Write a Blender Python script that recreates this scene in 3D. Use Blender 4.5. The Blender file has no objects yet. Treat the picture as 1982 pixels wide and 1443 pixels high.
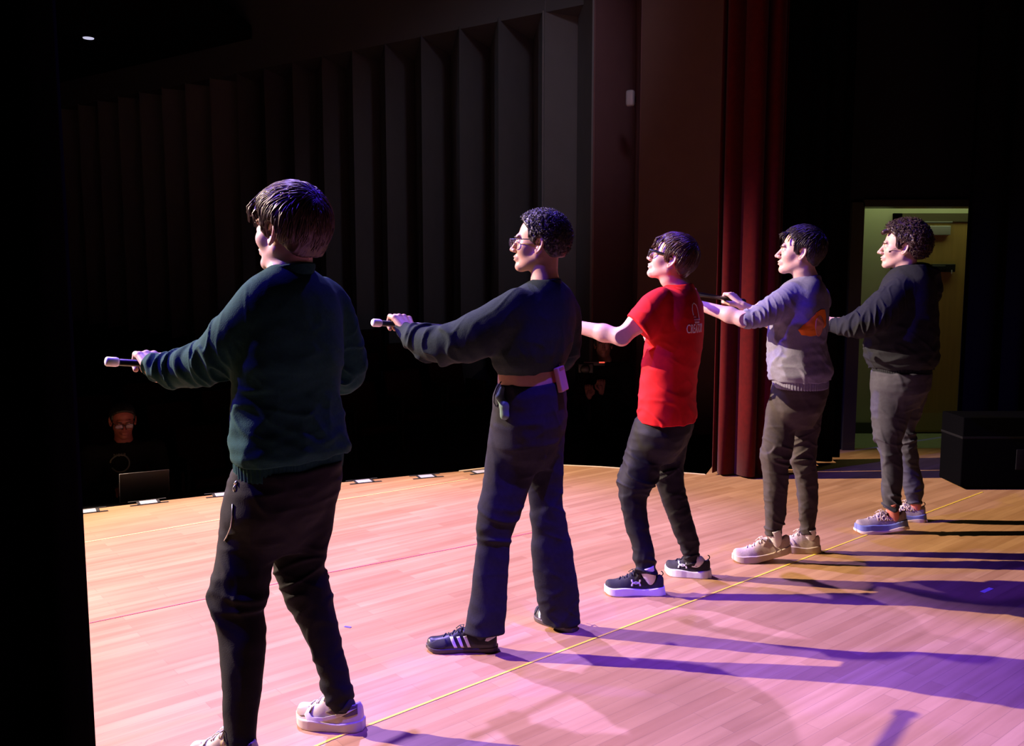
import bpy, bmesh, math, random
import numpy as np
from mathutils import Vector, Matrix, geometry
from mathutils.bvhtree import BVHTree

SC = bpy.context.scene
COL = SC.collection
# ---------------------------------------------------------------- camera
FPX = 1720.0
TH = math.atan(188 / FPX)
CAMZ = 1.45
CAM = np.array([0, 0, CAMZ])
FWD = np.array([0, math.cos(TH), -math.sin(TH)])
cd = bpy.data.cameras.new('camera')
cam = bpy.data.objects.new('camera', cd)
COL.objects.link(cam)
cd.sensor_width = 36
cd.lens = FPX / 1982 * 36
cd.clip_start = 0.05
cam.location = (0, 0, CAMZ)
cam.rotation_euler = (math.pi / 2 - TH, 0, 0)
SC.camera = cam
# ---------------------------------------------------------------- world, exposure
w = bpy.data.worlds.new('dark_hall')
SC.world = w
w.use_nodes = True
w.node_tree.nodes['Background'].inputs[0].default_value = (0.5, 0.55, 0.7, 1)
w.node_tree.nodes['Background'].inputs[1].default_value = 0.0012
SC.view_settings.view_transform = 'Standard'
SC.view_settings.look = 'None'
SC.view_settings.gamma = 1
SC.view_settings.exposure = 0


# ---------------------------------------------------------------- lights of the stage, plus added wall fills
def spot(name, loc, aim, power, color, size, blend, rad=0.08):
    l = bpy.data.lights.new(name, 'SPOT')
    l.energy = power
    l.color = color
    l.spot_size = math.radians(size)
    l.spot_blend = blend
    l.shadow_soft_size = rad
    o = bpy.data.objects.new(name, l)
    COL.objects.link(o)
    o.location = loc
    o.rotation_euler = (Vector(aim) - Vector(loc)).to_track_quat('-Z', 'Y').to_euler()
    return o


def area(name, loc, aim, power, color, sx, sy):
    l = bpy.data.lights.new(name, 'AREA')
    l.shape = 'RECTANGLE'
    l.size = sx
    l.size_y = sy
    l.energy = power
    l.color = color
    o = bpy.data.objects.new(name, l)
    COL.objects.link(o)
    o.location = loc
    o.rotation_euler = (Vector(aim) - Vector(loc)).to_track_quat('-Z', 'Y').to_euler()
    return o


spot('front_of_house_lamp', (-10.0, 5.9, 6.25), (0.1, 3.9, -0.2), 19500, (1.0, 0.75, 0.56), 35, 0.45, 0.04)
spot('blue_side_lamp', (-4.2, 2.95, 4.8), (0.5, 3.8, 1.15), 1700, (0.10, 0.035, 1.0), 50, 0.5, 0.06)
spot('pale_pool_lamp', (-2.2, 6.6, 6.4), (-0.6, 4.2, 0), 4300, (0.42, 0.30, 1.0), 42, 0.7, 0.06)
spot('violet_pool_lamp', (1.2, 2.2, 6.0), (0.95, 2.40, 0), 3000, (0.10, 0.04, 1.0), 33, 0.35, 0.06)
spot('blue_overhead_lamp', (1.3, 5.9, 6.0), (0.5, 3.7, 1.2), 700, (0.08, 0.03, 1.0), 55, 0.5, 0.06)
spot('added_wall_fill', (1.0, 5.4, 5.6), (-0.1, 11.0, 3.3), 125, (0.80, 0.78, 1.0), 42, 0.9, 0.3)  # added fill for the folded wall, in place of light bounced off the stage
spot('added_wall_side_fill', (-6.0, 8.6, 5.0), (0.2, 11.0, 3.2), 55, (0.70, 0.75, 1.0), 34, 0.9, 0.3)  # added weak fill to lift the wall folds facing away from the stage
area('hall_ceiling_lamp', (3.7, 7.85, 2.35), (3.7, 7.85, 0), 3.6, (0.85, 1.0, 0.50), 1.6, 0.5)


# ---------------------------------------------------------------- unprojection (photo point + true distance -> place)
def ray(u, v):
    cx = (u - 991) / FPX
    cy = -(v - 721.5) / FPX
    return np.array([cx, math.cos(TH) + cy * math.sin(TH), -math.sin(TH) + cy * math.cos(TH)])


def U(u, v, Y):
    r = ray(u, v)
    return CAM + r * (Y / r[1])


def G(u, v, z=0.0):
    r = ray(u, v)
    return CAM + r * ((z - CAMZ) / r[2])


def px(r, P):
    return r * float(np.dot(np.asarray(P) - CAM, FWD)) / FPX


# ---------------------------------------------------------------- materials
MATS = {}


def nodes_of(m):
    m.use_nodes = True
    return m.node_tree, m.node_tree.nodes['Principled BSDF']


def mat(name, col, rough=0.8, metal=0.0, spec=0.5, var=0.0, vscale=30, bump=0.0, bscale=200, emit=None, estr=0.0, sheen=0.0, sss=0.0, coat=0.0, alpha=1.0):
    if name in MATS:
        return MATS[name]
    m = bpy.data.materials.new(name)
    nt, b = nodes_of(m)
    b.inputs['Base Color'].default_value = (*col, 1)
    b.inputs['Roughness'].default_value = rough
    b.inputs['Metallic'].default_value = metal
    b.inputs['Specular IOR Level'].default_value = spec
    if sheen:
        b.inputs['Sheen Weight'].default_value = sheen
        b.inputs['Sheen Roughness'].default_value = 0.5
    if sss:
        b.inputs['Subsurface Weight'].default_value = sss
        b.inputs['Subsurface Radius'].default_value = (0.012, 0.005, 0.003)
        b.inputs['Subsurface Scale'].default_value = 1.0
    if coat:
        b.inputs['Coat Weight'].default_value = coat
    if emit:
        b.inputs['Emission Color'].default_value = (*emit, 1)
        b.inputs['Emission Strength'].default_value = estr
    if alpha < 1:
        b.inputs['Alpha'].default_value = alpha
    tc = nt.nodes.new('ShaderNodeTexCoord')
    if var:
        n = nt.nodes.new('ShaderNodeTexNoise')
        n.inputs['Scale'].default_value = vscale
        n.inputs['Detail'].default_value = 4
        nt.links.new(tc.outputs['Object'], n.inputs['Vector'])
        r = nt.nodes.new('ShaderNodeValToRGB')
        r.color_ramp.elements[0].position = 0.3
        r.color_ramp.elements[1].position = 0.7
        r.color_ramp.elements[0].color = (*[c * (1 - var) for c in col], 1)
        r.color_ramp.elements[1].color = (*[min(1, c * (1 + var)) for c in col], 1)
        nt.links.new(n.outputs['Fac'], r.inputs['Fac'])
        nt.links.new(r.outputs['Color'], b.inputs['Base Color'])
    if bump:
        n = nt.nodes.new('ShaderNodeTexNoise')
        n.inputs['Scale'].default_value = bscale
        n.inputs['Detail'].default_value = 3
        nt.links.new(tc.outputs['Object'], n.inputs['Vector'])
        bp = nt.nodes.new('ShaderNodeBump')
        bp.inputs['Strength'].default_value = bump
        bp.inputs['Distance'].default_value = 0.004
        nt.links.new(n.outputs['Fac'], bp.inputs['Height'])
        nt.links.new(bp.outputs['Normal'], b.inputs['Normal'])
    MATS[name] = m
    return m


def floor_mat():
    m = bpy.data.materials.new('maple_stage_boards')
    nt, b = nodes_of(m)
    N = nt.nodes.new
    L = nt.links.new
    tc = N('ShaderNodeTexCoord')
    mp = N('ShaderNodeMapping')
    mp.inputs['Rotation'].default_value = (0, 0, -math.radians(39))
    L(tc.outputs['Object'], mp.inputs['Vector'])
    br = N('ShaderNodeTexBrick')
    br.offset = 0.37
    br.inputs['Scale'].default_value = 1.0
    br.inputs['Brick Width'].default_value = 0.62
    br.inputs['Row Height'].default_value = 0.055
    br.inputs['Mortar Size'].default_value = 0.0007
    br.inputs['Mortar Smooth'].default_value = 0.1
    br.inputs['Bias'].default_value = 0.0
    br.inputs['Color1'].default_value = (0.48, 0.255, 0.11, 1)
    br.inputs['Color2'].default_value = (0.60, 0.345, 0.16, 1)
    br.inputs['Mortar'].default_value = (0.34, 0.19, 0.09, 1)
    L(mp.outputs['Vector'], br.inputs['Vector'])
    m2 = N('ShaderNodeMapping')
    m2.inputs['Scale'].default_value = (1.6, 26, 1)
    L(mp.outputs['Vector'], m2.inputs['Vector'])
    n = N('ShaderNodeTexNoise')
    n.inputs['Scale'].default_value = 1.0
    n.inputs['Detail'].default_value = 6
    L(m2.outputs['Vector'], n.inputs['Vector'])
    r = N('ShaderNodeValToRGB')
    r.color_ramp.elements[0].position = 0.25
    r.color_ramp.elements[0].color = (0.80, 0.76, 0.72, 1)
    r.color_ramp.elements[1].position = 0.65
    r.color_ramp.elements[1].color = (1, 1, 1, 1)
    L(n.outputs['Fac'], r.inputs['Fac'])
    mx = N('ShaderNodeMix')
    mx.data_type = 'RGBA'
    mx.blend_type = 'MULTIPLY'
    mx.inputs['Factor'].default_value = 1
    L(br.outputs['Color'], mx.inputs['A'])
    L(r.outputs['Color'], mx.inputs['B'])
    n3 = N('ShaderNodeTexNoise')
    n3.inputs['Scale'].default_value = 2.2
    n3.inputs['Detail'].default_value = 5
    L(tc.outputs['Object'], n3.inputs['Vector'])
    mx2 = N('ShaderNodeMix')
    mx2.data_type = 'RGBA'
    mx2.blend_type = 'MULTIPLY'
    mx2.inputs['Factor'].default_value = 0.35
    L(mx.outputs['Result'], mx2.inputs['A'])
    L(n3.outputs['Fac'], mx2.inputs['B'])
    L(mx2.outputs['Result'], b.inputs['Base Color'])
    rr = N('ShaderNodeMapRange')
    rr.inputs['To Min'].default_value = 0.42
    rr.inputs['To Max'].default_value = 0.62
    L(n.outputs['Fac'], rr.inputs['Value'])
    L(rr.outputs['Result'], b.inputs['Roughness'])
    b.inputs['Specular IOR Level'].default_value = 0.7
    return m


# ---------------------------------------------------------------- objects
def put(name, verts, faces, m, root=None, parent=None, smooth=True, solid=0.0):
    """one mesh object; verts in world space; root = the thing's empty"""
    me = bpy.data.meshes.new(name)
    V = np.asarray(verts, dtype=np.float64).reshape(-1, 3).copy()
    if root is not None:
        V -= np.array(root.location)
    if isinstance(faces, np.ndarray):
        nf = len(faces)
        k = faces.shape[1]
        me.vertices.add(len(V))
        me.vertices.foreach_set('co', V.astype(np.float32).ravel())
        me.loops.add(nf * k)
        me.loops.foreach_set('vertex_index', faces.astype(np.int32).ravel())
        me.polygons.add(nf)
        me.polygons.foreach_set('loop_start', np.arange(nf, dtype=np.int32) * k)
        me.polygons.foreach_set('loop_total', np.full(nf, k, dtype=np.int32))
        me.update(calc_edges=True)
    else:
        me.from_pydata([tuple(v) for v in V], [], faces)
    if smooth:
        me.polygons.foreach_set('use_smooth', np.ones(len(me.polygons), dtype=bool))
    me.materials.append(m)
    me.validate()
    o = bpy.data.objects.new(name, me)
    COL.objects.link(o)
    par = parent if parent is not None else root
    if par is not None:
        o.parent = par
    if solid:
        md = o.modifiers.new('thickness', 'SOLIDIFY')
        md.thickness = solid
        md.offset = 0
    return o


def empty(name, loc, label, cat, group=None):
    o = bpy.data.objects.new(name, None)
    COL.objects.link(o)
    o.location = [float(c) for c in loc]
    o.empty_display_size = 0.1
    o['label'] = label
    o['category'] = cat
    if group:
        o['group'] = group
    return o


def tag(o, label, cat, group=None):
    o['label'] = label
    o['category'] = cat
    if group:
        o['group'] = group
    return o


def struct(o):
    o['kind'] = 'structure'
    return o


def box(x0, x1, y0, y1, z0, z1):
    v = [(x, y, z) for x in (x0, x1) for y in (y0, y1) for z in (z0, z1)]
    f = [(0, 1, 3, 2), (4, 6, 7, 5), (0, 4, 5, 1), (2, 3, 7, 6), (0, 2, 6, 4), (1, 5, 7, 3)]
    return v, f


def obox(c, ax, ay, az, hx, hy, hz, bev=0.0):
    """oriented box with optional bevel"""
    c, ax, ay, az = map(np.asarray, (c, ax, ay, az))
    bm = bmesh.new()
    bmesh.ops.create_cube(bm, size=2)
    for v in bm.verts:
        v.co = Vector((v.co.x * hx, v.co.y * hy, v.co.z * hz))
    if bev:
        bmesh.ops.bevel(bm, geom=list(bm.edges), offset=bev, segments=3, affect='EDGES', profile=0.6)
    V = [c + ax * v.co.x + ay * v.co.y + az * v.co.z for v in bm.verts]
    bm.verts.index_update()
    F = [tuple(v.index for v in f.verts) for f in bm.faces]
    bm.free()
    return V, F


def merge(*parts):
    V, F = [], []
    for v, f in parts:
        b = len(V)
        V += [tuple(p) for p in v]
        F += [tuple(i + b for i in q) for q in f]
    return V, F


def tube(pts, r, sides=8, closed=False):
    pts = [np.asarray(p, float) for p in pts]
    n = len(pts)
    rs = r if hasattr(r, '__len__') else [r] * n
    V, F = [], []
    prev = None
    for i, p in enumerate(pts):
        if closed:
            t = pts[(i + 1) % n] - pts[i - 1]
        else:
            t = pts[min(i + 1, n - 1)] - pts[max(i - 1, 0)]
        t = t / (np.linalg.norm(t) + 1e-12)
        if prev is None:
            a = np.array([0, 0, 1.0]) if abs(t[2]) < 0.9 else np.array([1.0, 0, 0])
        else:
            a = prev
        a = a - t * np.dot(a, t)
        a /= np.linalg.norm(a) + 1e-12
        prev = a
        b = np.cross(t, a)
        for k in range(sides):
            q = 2 * math.pi * k / sides
            V.append(p + (a * math.cos(q) + b * math.sin(q)) * rs[i])
    m = n if closed else n - 1
    for i in range(m):
        j = (i + 1) % n
        for k in range(sides):
            l = (k + 1) % sides
            F.append((i * sides + k, i * sides + l, j * sides + l, j * sides + k))
    if not closed:
        F.append(tuple(range(sides))[::-1])
        F.append(tuple((n - 1) * sides + k for k in range(sides)))
    return V, F


# ---------------------------------------------------------------- implicit surfaces
def smin(a, b, k):
    h = np.clip(0.5 + 0.5 * (b - a) / k, 0, 1)
    return b + (a - b) * h - k * h * (1 - h)


def smax(a, b, k):
    return -smin(-a, -b, k)


_rs = np.random.RandomState(5)
_ND = _rs.normal(size=(40, 3))
_ND /= np.linalg.norm(_ND, axis=1)[:, None]
_NP = _rs.uniform(0, 6.28, 40)


def noise(P, f, seed=0, stretch=(1, 1, 1)):
    Q = P * (np.array(stretch) * f)
    s = 0
    for i in range(5):
        j = (seed * 7 + i * 3) % 40
        s = s + np.sin(Q @ (_ND[j] * (1 + 0.35 * i)) * 6.28 + _NP[j] + 1.3 * np.sin(Q @ _ND[(j + 11) % 40] * 4.0 + _NP[(j + 5) % 40]))
    return s / 5


def seg(P, a, b, ra, rb):
    a = np.asarray(a)
    b = np.asarray(b)
    ab = b - a
    t = np.clip(((P - a) @ ab) / (ab @ ab + 1e-12), 0, 1)
    d = np.linalg.norm(P - a - t[:, None] * ab, axis=1)
    return d - (ra + (rb - ra) * t), t


def chain(P, pts, rad, k=0.01, fold=None):
    """fold(s, P) -> displacement along the chain"""
    D = None
    L = 0.0
    tot = sum(np.linalg.norm(np.asarray(pts[i + 1]) - np.asarray(pts[i])) for i in range(len(pts) - 1))
    for i in range(len(pts) - 1):
        d, t = seg(P, pts[i], pts[i + 1], rad[i], rad[i + 1])
        l = np.linalg.norm(np.asarray(pts[i + 1]) - np.asarray(pts[i]))
        if fold is not None:
            d = d + fold((L + t * l) / tot, L + t * l, P)
        L += l
        D = d if D is None else smin(D, d, k)
    return D


def ell(P, c, r, R=None):
    Q = P - np.asarray(c)
    if R is not None:
        Q = Q @ np.asarray(R)
    r = np.asarray(r)
    k0 = np.linalg.norm(Q / r, axis=1)
    k1 = np.linalg.norm(Q / (r * r), axis=1)
    return k0 * (k0 - 1) / (k1 + 1e-9)


class Loft:
    def __init__(s, rows, ax, pw=2.0, caps=True):
        rows = sorted(rows, key=lambda r: r[0])
        A = np.array(rows, float)
        z = np.arange(A[0, 0], A[-1, 0] + 1e-6, 0.004)
        s.z0, s.z1 = A[0, 0], A[-1, 0]
        if len(z) < 4:
            z = np.linspace(s.z0, s.z1, 4)
        s.z = z
        T = np.stack([np.interp(z, A[:, 0], A[:, i]) for i in range(1, 5)], 1)
        kk = 4
        if len(z) > 2 * kk + 2:
            Pd = np.concatenate([np.repeat(T[:1], kk, 0), T, np.repeat(T[-1:], kk, 0)])
            ker = np.hanning(2 * kk + 3)[1:-1]
            ker /= ker.sum()
            T = np.stack([np.convolve(Pd[:, i], ker, 'valid') for i in range(4)], 1)
        s.T = T
        s.ax = np.asarray(ax, float)[:2]
        s.ay = np.array([-s.ax[1], s.ax[0]])
        s.pw = pw

    def __call__(s, P, grow=0.0):
        z = P[:, 2]
        cx, cy, a, b = (np.interp(z, s.z, s.T[:, i]) for i in range(4))
        a = a + grow
        b = b + grow
        q = P[:, :2] - np.stack([cx, cy], 1)
        p1 = np.abs(q @ s.ax) / a
        p2 = np.abs(q @ s.ay) / b
        n = (p1 ** s.pw + p2 ** s.pw) ** (1 / s.pw)
        g = np.sqrt((p1 / a) ** 2 + (p2 / b) ** 2) / (np.sqrt(p1 * p1 + p2 * p2) + 1e-9)
        d = (n - 1) / (g + 1e-6)
        d = smax(d, z - s.z1 - grow, 0.012)
        return smax(d, s.z0 - grow - z, 0.005)


def cull(P, c, r, f):
    D = np.linalg.norm(P - np.asarray(c), axis=1) - r + 0.03
    m = D < 0.05
    if m.any():
        D[m] = f(P[m])
    return D


def surf(fn, lo, hi, h, C=6, refine=True):
    lo = np.asarray(lo, float)
    hi = np.asarray(hi, float)
    n = np.maximum(np.ceil((hi - lo) / (h * C)).astype(int), 1)
    H = h * C
    g = np.stack(np.meshgrid(*[np.arange(k) + 0.5 for k in n], indexing='ij'), -1).reshape(-1, 3) * H + lo
    dc = np.concatenate([fn(g[i:i + 300000]) for i in range(0, len(g), 300000)]).reshape(n)
    near = np.abs(dc) < H * 1.9
    D = np.repeat(np.repeat(np.repeat(dc, C, 0), C, 1), C, 2)
    M = np.repeat(np.repeat(np.repeat(near, C, 0), C, 1), C, 2)
    D = np.pad(D, ((0, 1),) * 3, mode='edge').astype(np.float32)
    M = np.pad(M, ((0, 1),) * 3, mode='edge')
    M[1:] |= M[:-1].copy()
    M[:, 1:] |= M[:, :-1].copy()
    M[:, :, 1:] |= M[:, :, :-1].copy()
    idx = np.argwhere(M)
    P = idx * h + lo
    D[M] = np.concatenate([fn(P[i:i + 200000]) for i in range(0, len(P), 200000)])
    D[0] = D[-1] = 1
    D[:, 0] = D[:, -1] = 1
    D[:, :, 0] = D[:, :, -1] = 1
    S = D < 0
    c = S[:-1, :-1, :-1].astype(np.int8)
    tot = sum(S[i:S.shape[0] - 1 + i, j:S.shape[1] - 1 + j, k:S.shape[2] - 1 + k].astype(np.int8)
              for i in (0, 1) for j in (0, 1) for k in (0, 1))
    act = (tot > 0) & (tot < 8)
    ci = np.argwhere(act)
    vid = np.full(act.shape, -1, np.int32)
    vid[act] = np.arange(len(ci))
    pos = np.zeros((len(ci), 3))
    cnt = np.zeros(len(ci))
    for ax in range(3):
        o1, o2 = [k for k in range(3) if k != ax]
        for a in (0, 1):
            for b in (0, 1):
                p = ci.copy()
                p[:, o1] += a
                p[:, o2] += b
                q = p.copy()
                q[:, ax] += 1
                d0 = D[p[:, 0], p[:, 1], p[:, 2]]
                d1 = D[q[:, 0], q[:, 1], q[:, 2]]
                m = (d0 < 0) != (d1 < 0)
                t = np.clip(d0 / np.where(m, d0 - d1, 1), 0, 1)
                r = p.astype(float)
                r[:, ax] += t
                pos[m] += r[m]
                cnt[m] += 1
    V = pos / cnt[:, None] * h + lo
    F = []
    for ax in range(3):
        o1, o2 = (ax + 1) % 3, (ax + 2) % 3
        s0 = [slice(None)] * 3
        s1 = [slice(None)] * 3
        s0[ax] = slice(0, -1)
        s1[ax] = slice(1, None)
        e = np.argwhere(S[tuple(s0)] != S[tuple(s1)])
        ok = (e[:, o1] > 0) & (e[:, o2] > 0) & (e[:, o1] < act.shape[o1]) & (e[:, o2] < act.shape[o2])
        e = e[ok]
        ins = S[e[:, 0], e[:, 1], e[:, 2]]

        def cid(a, b):
            q = e.copy()
            q[:, o1] += a
            q[:, o2] += b
            return vid[q[:, 0], q[:, 1], q[:, 2]]
        quad = np.stack([cid(-1, -1), cid(0, -1), cid(0, 0), cid(-1, 0)], 1)
        quad[~ins] = quad[~ins][:, ::-1]
        F.append(quad)
    F = np.concatenate(F)
    F = F[(F >= 0).all(1)]
    if refine and len(V):
        e = h * 0.4
        d = fn(V)
        gr = np.stack([fn(V + np.eye(3)[k] * e) - d for k in range(3)], 1) / e
        g2 = (gr ** 2).sum(1)
        st = -gr * (d / np.maximum(g2, 0.2))[:, None]
        ln = np.linalg.norm(st, axis=1)
        st *= np.minimum(1, h * 0.6 / np.maximum(ln, 1e-9))[:, None]
        V = V + st
    return V, F


def bounds(pts, pad):
    A = np.array([np.asarray(p)[:3] for p in pts])
    return A.min(0) - pad, A.max(0) + pad


# ---------------------------------------------------------------- flat marks laid onto a surface
def poly_mesh(loops, cuts=2):
    V, F = [], []
    for lp in loops:
        b = len(V)
        vs = [Vector((p[0], p[1], 0)) for p in lp]
        V += [(v.x, v.y) for v in vs]
        F += [tuple(i + b for i in t) for t in geometry.tessellate_polygon([vs])]
    return refine2(V, F, cuts)


def refine2(V, F, cuts):
    bm = bmesh.new()
    bv = [bm.verts.new((x, y, 0)) for x, y in V]
    for f in F:
        try:
            bm.faces.new([bv[i] for i in f])
        except ValueError:
            pass
    bmesh.ops.triangulate(bm, faces=list(bm.faces))
    for _ in range(cuts):
        bmesh.ops.subdivide_edges(bm, edges=list(bm.edges), cuts=1, use_grid_fill=True)
    bmesh.ops.triangulate(bm, faces=list(bm.faces))
    bm.verts.index_update()
    V = [(v.co.x, v.co.y) for v in bm.verts]
    F = [tuple(v.index for v in f.verts) for f in bm.faces]
    bm.free()
    return V, F


def text_mesh(s, height, bold=0.0, squeeze=1.0, cuts=1, space=1.0):
    c = bpy.data.curves.new('lettering', 'FONT')
    c.body = s
    c.size = 1
    c.offset = bold
    c.space_character = space
    c.align_x = 'CENTER'
    c.resolution_u = 3
    o = bpy.data.objects.new('lettering', c)
    COL.objects.link(o)
    bpy.context.view_layer.update()
    me = bpy.data.meshes.new_from_object(o.evaluated_get(bpy.context.evaluated_depsgraph_get()))
    V = [(v.co.x * height / 0.7 * squeeze, v.co.y * height / 0.7) for v in me.vertices]
    F = [tuple(p.vertices) for p in me.polygons]
    bpy.data.objects.remove(o)
    bpy.data.curves.remove(c)
    bpy.data.meshes.remove(me)
    return refine2(V, F, cuts)


def stroke(pts, wdt):
    pts = np.array(pts, float)
    wd = wdt if hasattr(wdt, '__len__') else [wdt] * len(pts)
    a, b = [], []
    for i in range(len(pts)):
        t = pts[min(i + 1, len(pts) - 1)] - pts[max(i - 1, 0)]
        t /= np.linalg.norm(t)
        n = np.array([-t[1], t[0]])
        a.append(pts[i] + n * wd[i] / 2)
        b.append(pts[i] - n * wd[i] / 2)
    return [tuple(p) for p in a + b[::-1]]


def lay(name, m2, target, O, ex, ey, n, m, root, parent, off=0.0018, thick=0.0012):
    """lay a flat shape m2 onto target=(V,F) looking along -n"""
    V2, F2 = m2
    tv, tf = target
    bvh = BVHTree.FromPolygons([tuple(v) for v in tv], [tuple(int(i) for i in f) for f in tf])
    O, ex, ey, n = (np.asarray(q, float) for q in (O, ex, ey, n))
    n = n / np.linalg.norm(n)
    out, ok = [], []
    for x, y in V2:
        p = O + ex * x + ey * y
        hit, nr, i, d = bvh.ray_cast(Vector(p + n * 0.25), Vector(-n), 0.6)
        if hit is None:
            out.append(p)
            ok.append(False)
        else:
            nn = np.array(nr)
            if nn @ n < 0:
                nn = -nn
            out.append(np.array(hit) + nn * off)
            ok.append(True)
    F = [f for f in F2 if all(ok[i] for i in f)]
    return put(name, out, F, m, root, parent, smooth=True, solid=thick)


# ================================================================= the setting
FL = floor_mat()
black = mat('black_paint', (0.010, 0.010, 0.012), 0.9, spec=0.1)
wallm = mat('grey_wall_paint', (0.21, 0.20, 0.21), 0.9, spec=0.1, var=0.04, vscale=4)
wallb = mat('brown_wall_paint', (0.20, 0.115, 0.105), 0.9, spec=0.1, var=0.04, vscale=4)
soffm = mat('soffit_paint', (0.14, 0.14, 0.15), 0.9, spec=0.1)
edge = [G(u, v)[:2] for u, v in ((-700, 1120), (-200, 1032), (160, 986.5), (290, 971.5), (425, 956), (560, 943), (690, 930.5), (790, 920.5), (888, 912), (945, 905), (1000, 902), (1090, 900.5), (1160, 903.5), (1260, 910.5), (1366, 918.5))]
curt = G(1366, 918.5)[:2]
poly = [tuple(p) for p in edge] + [(curt[0] * 7.42 / curt[1] + 0.17, 7.42), (9.0, 7.42), (9.0, -1.0), (-7.0, -1.0)]
bm = bmesh.new()
top = [bm.verts.new((x, y, 0)) for x, y in poly]
bot = [bm.verts.new((x, y, -0.04)) for x, y in poly]
bm.faces.new(top[::-1])
bm.faces.new(bot)
n = len(poly)
for i in range(n):
    bm.faces.new((top[i], top[(i + 1) % n], bot[(i + 1) % n], bot[i]))
bmesh.ops.recalc_face_normals(bm, faces=bm.faces)
me = bpy.data.meshes.new('floor')
bm.to_mesh(me)
bm.free()
me.materials.append(FL)
fo = bpy.data.objects.new('floor', me)
COL.objects.link(fo)
struct(fo)
# pale nosing along the curved front edge, black apron below
nose = mat('pale_nosing', (0.75, 0.62, 0.42), 0.5)
V, F = [], []
for x, y in edge[8:]:
    V += [(x, y, 0.0015), (x - 0.0, y + 0.03, 0.0015), (x, y + 0.03, -0.06), (x, y, -0.06)]
for i in range(len(edge) - 9):
    a, b = i * 4, i * 4 + 4
    for k in range(4):
        F.append((a + k, a + (k + 1) % 4, b + (k + 1) % 4, b + k))
struct(put('trim_1', V, F, nose, smooth=False))
V, F = [], []
for x, y in edge:
    V += [(x, y + 0.03, -0.045), (x, y + 0.03, -1.05)]
for i in range(len(edge) - 1):
    a = i * 2
    F.append((a, a + 1, a + 3, a + 2))
struct(put('wall_apron', V, F, black, smooth=False, solid=0.03))

# auditorium: raked floor, folded side wall, bulkhead over it
pa, pb, pcn = U(700, 735, 12.4), U(1215, 838, 9.8), np.array([-1.5, 7.2, -1.02])
nn = np.cross(pb - pa, pcn - pa)


def rake(x, y):
    return pa[2] - (nn[0] * (x - pa[0]) + nn[1] * (y - pa[1])) / nn[2]


aud = mat('auditorium_carpet', (0.035, 0.030, 0.060), 0.95, spec=0.1, var=0.2, vscale=8)
gx = [(-14, 5.0), (9, 5.0), (9, 20), (-14, 20)]
V = [(-14, 4.0, -1.05), (1.6, 4.0, -1.05), (1.6, 7.2, -1.05), (-14, 7.2, -1.05)]
V2 = [(x, y, rake(x, y)) for x, y in ((-14, 20), (6, 20), (6, 7.25), (-14, 7.25))]
V2 = [(x, y, max(z, -1.06) if y < 8 else z) for x, y, z in V2]
struct(put('floor_auditorium', V + V2, [(0, 1, 2, 3), (4, 5, 6, 7), (3, 2, 6, 7)], aud, smooth=False, solid=0.02))

ZS = 4.6


def atz(u, v, z=ZS):
    return G(u, v, z)


ridges = [(458, 142.5), (511, 132), (566, 121), (623, 110), (682, 98), (745, 85), (815, 70), (889, 55), (965, 38.5), (1053, 24)]
valleys = [(503, 163), (556, 154), (612, 144), (672, 134), (735, 122), (803, 118), (873, 108), (949, 95), (1033, 79)]
R3 = [atz(*p) for p in ridges]
V3 = [atz(*p) for p in valleys]
st = R3[0] - R3[1]
left = []
for k in range(9, 0, -1):
    left.append(R3[0] + st * k)
    left.append(V3[0] + st * (k - 1))
pathw = left[:]
for i in range(len(R3)):
    pathw.append(R3[i])
    if i < len(V3):
        pathw.append(V3[i])
wall_main = [p[:2] for p in pathw]
rt = [(U(1120, 60, 11.3)[:2]), (U(1150, 60, 10.1)[:2]), (U(1232, 60, 10.7)[:2]), (U(1245, 60, 9.45)[:2])]


def wallstrip(nm, pts, m, z1):
    V, F = [], []
    for x, y in pts:
        V += [(x, y, rake(x, y) - 0.2), (x, y, z1)]
    for i in range(len(pts) - 1):
        a = i * 2
        F.append((a, a + 2, a + 3, a + 1))
    return struct(put(nm, V, F, m, smooth=False, solid=0.04))


wallstrip('wall_right', wall_main, wallm, ZS + 0.02)
wallstrip('wall_right_panel', [wall_main[-1]] + rt[:2], wallm, 7.2)
wallstrip('wall_right_return', rt[1:], mat('maroon_wall_paint', (0.24, 0.12, 0.13), 0.9, spec=0.1, var=0.04, vscale=4), 7.2)
pe2 = U(1425, 100, 8.7)[:2]
wallstrip('wall_front', [rt[3], pe2], wallb, 7.2)
# dark wainscot/base along the wall foot
base = [U(430, 679, 13.6), U(700, 735, 12.4), U(950, 785, 11.0), U(1060, 806, 10.4), U(1215, 838, 9.7), U(1300, 842, 9.1), U(1420, 846, 8.45)]
V, F = [], []
for p in base:
    V += [(p[0], p[1], p[2]), (p[0], p[1], p[2] - 1.0), (p[0] + 0.25, p[1] + 1.6, p[2]), ]
for i in range(len(base) - 1):
    a = i * 3
    F += [(a, a + 1, a + 4, a + 3), (a, a + 3, a + 5, a + 2)]
struct(put('trim_2', V, F, mat('dark_wainscot', (0.030, 0.028, 0.032), 0.9, spec=0.1), smooth=False))
# bulkhead
f0, f1 = R3[-1] + (R3[-1] - R3[0]) * 0.12, R3[0] + st * 9
dirb = (f1 - f0) / np.linalg.norm(f1 - f0)
perp = np.array([-dirb[1], dirb[0], 0])
if perp[1] < 0:
    perp = -perp
V, F = obox((f0 + f1) / 2 + perp * 1.5 + np.array([0, 0, 1.3]), dirb, perp, np.array([0, 0, 1.0]), np.linalg.norm(f1 - f0) / 2, 1.5, 1.3)
struct(put('ceiling_bulkhead', V, F, soffm, smooth=False))
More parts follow.
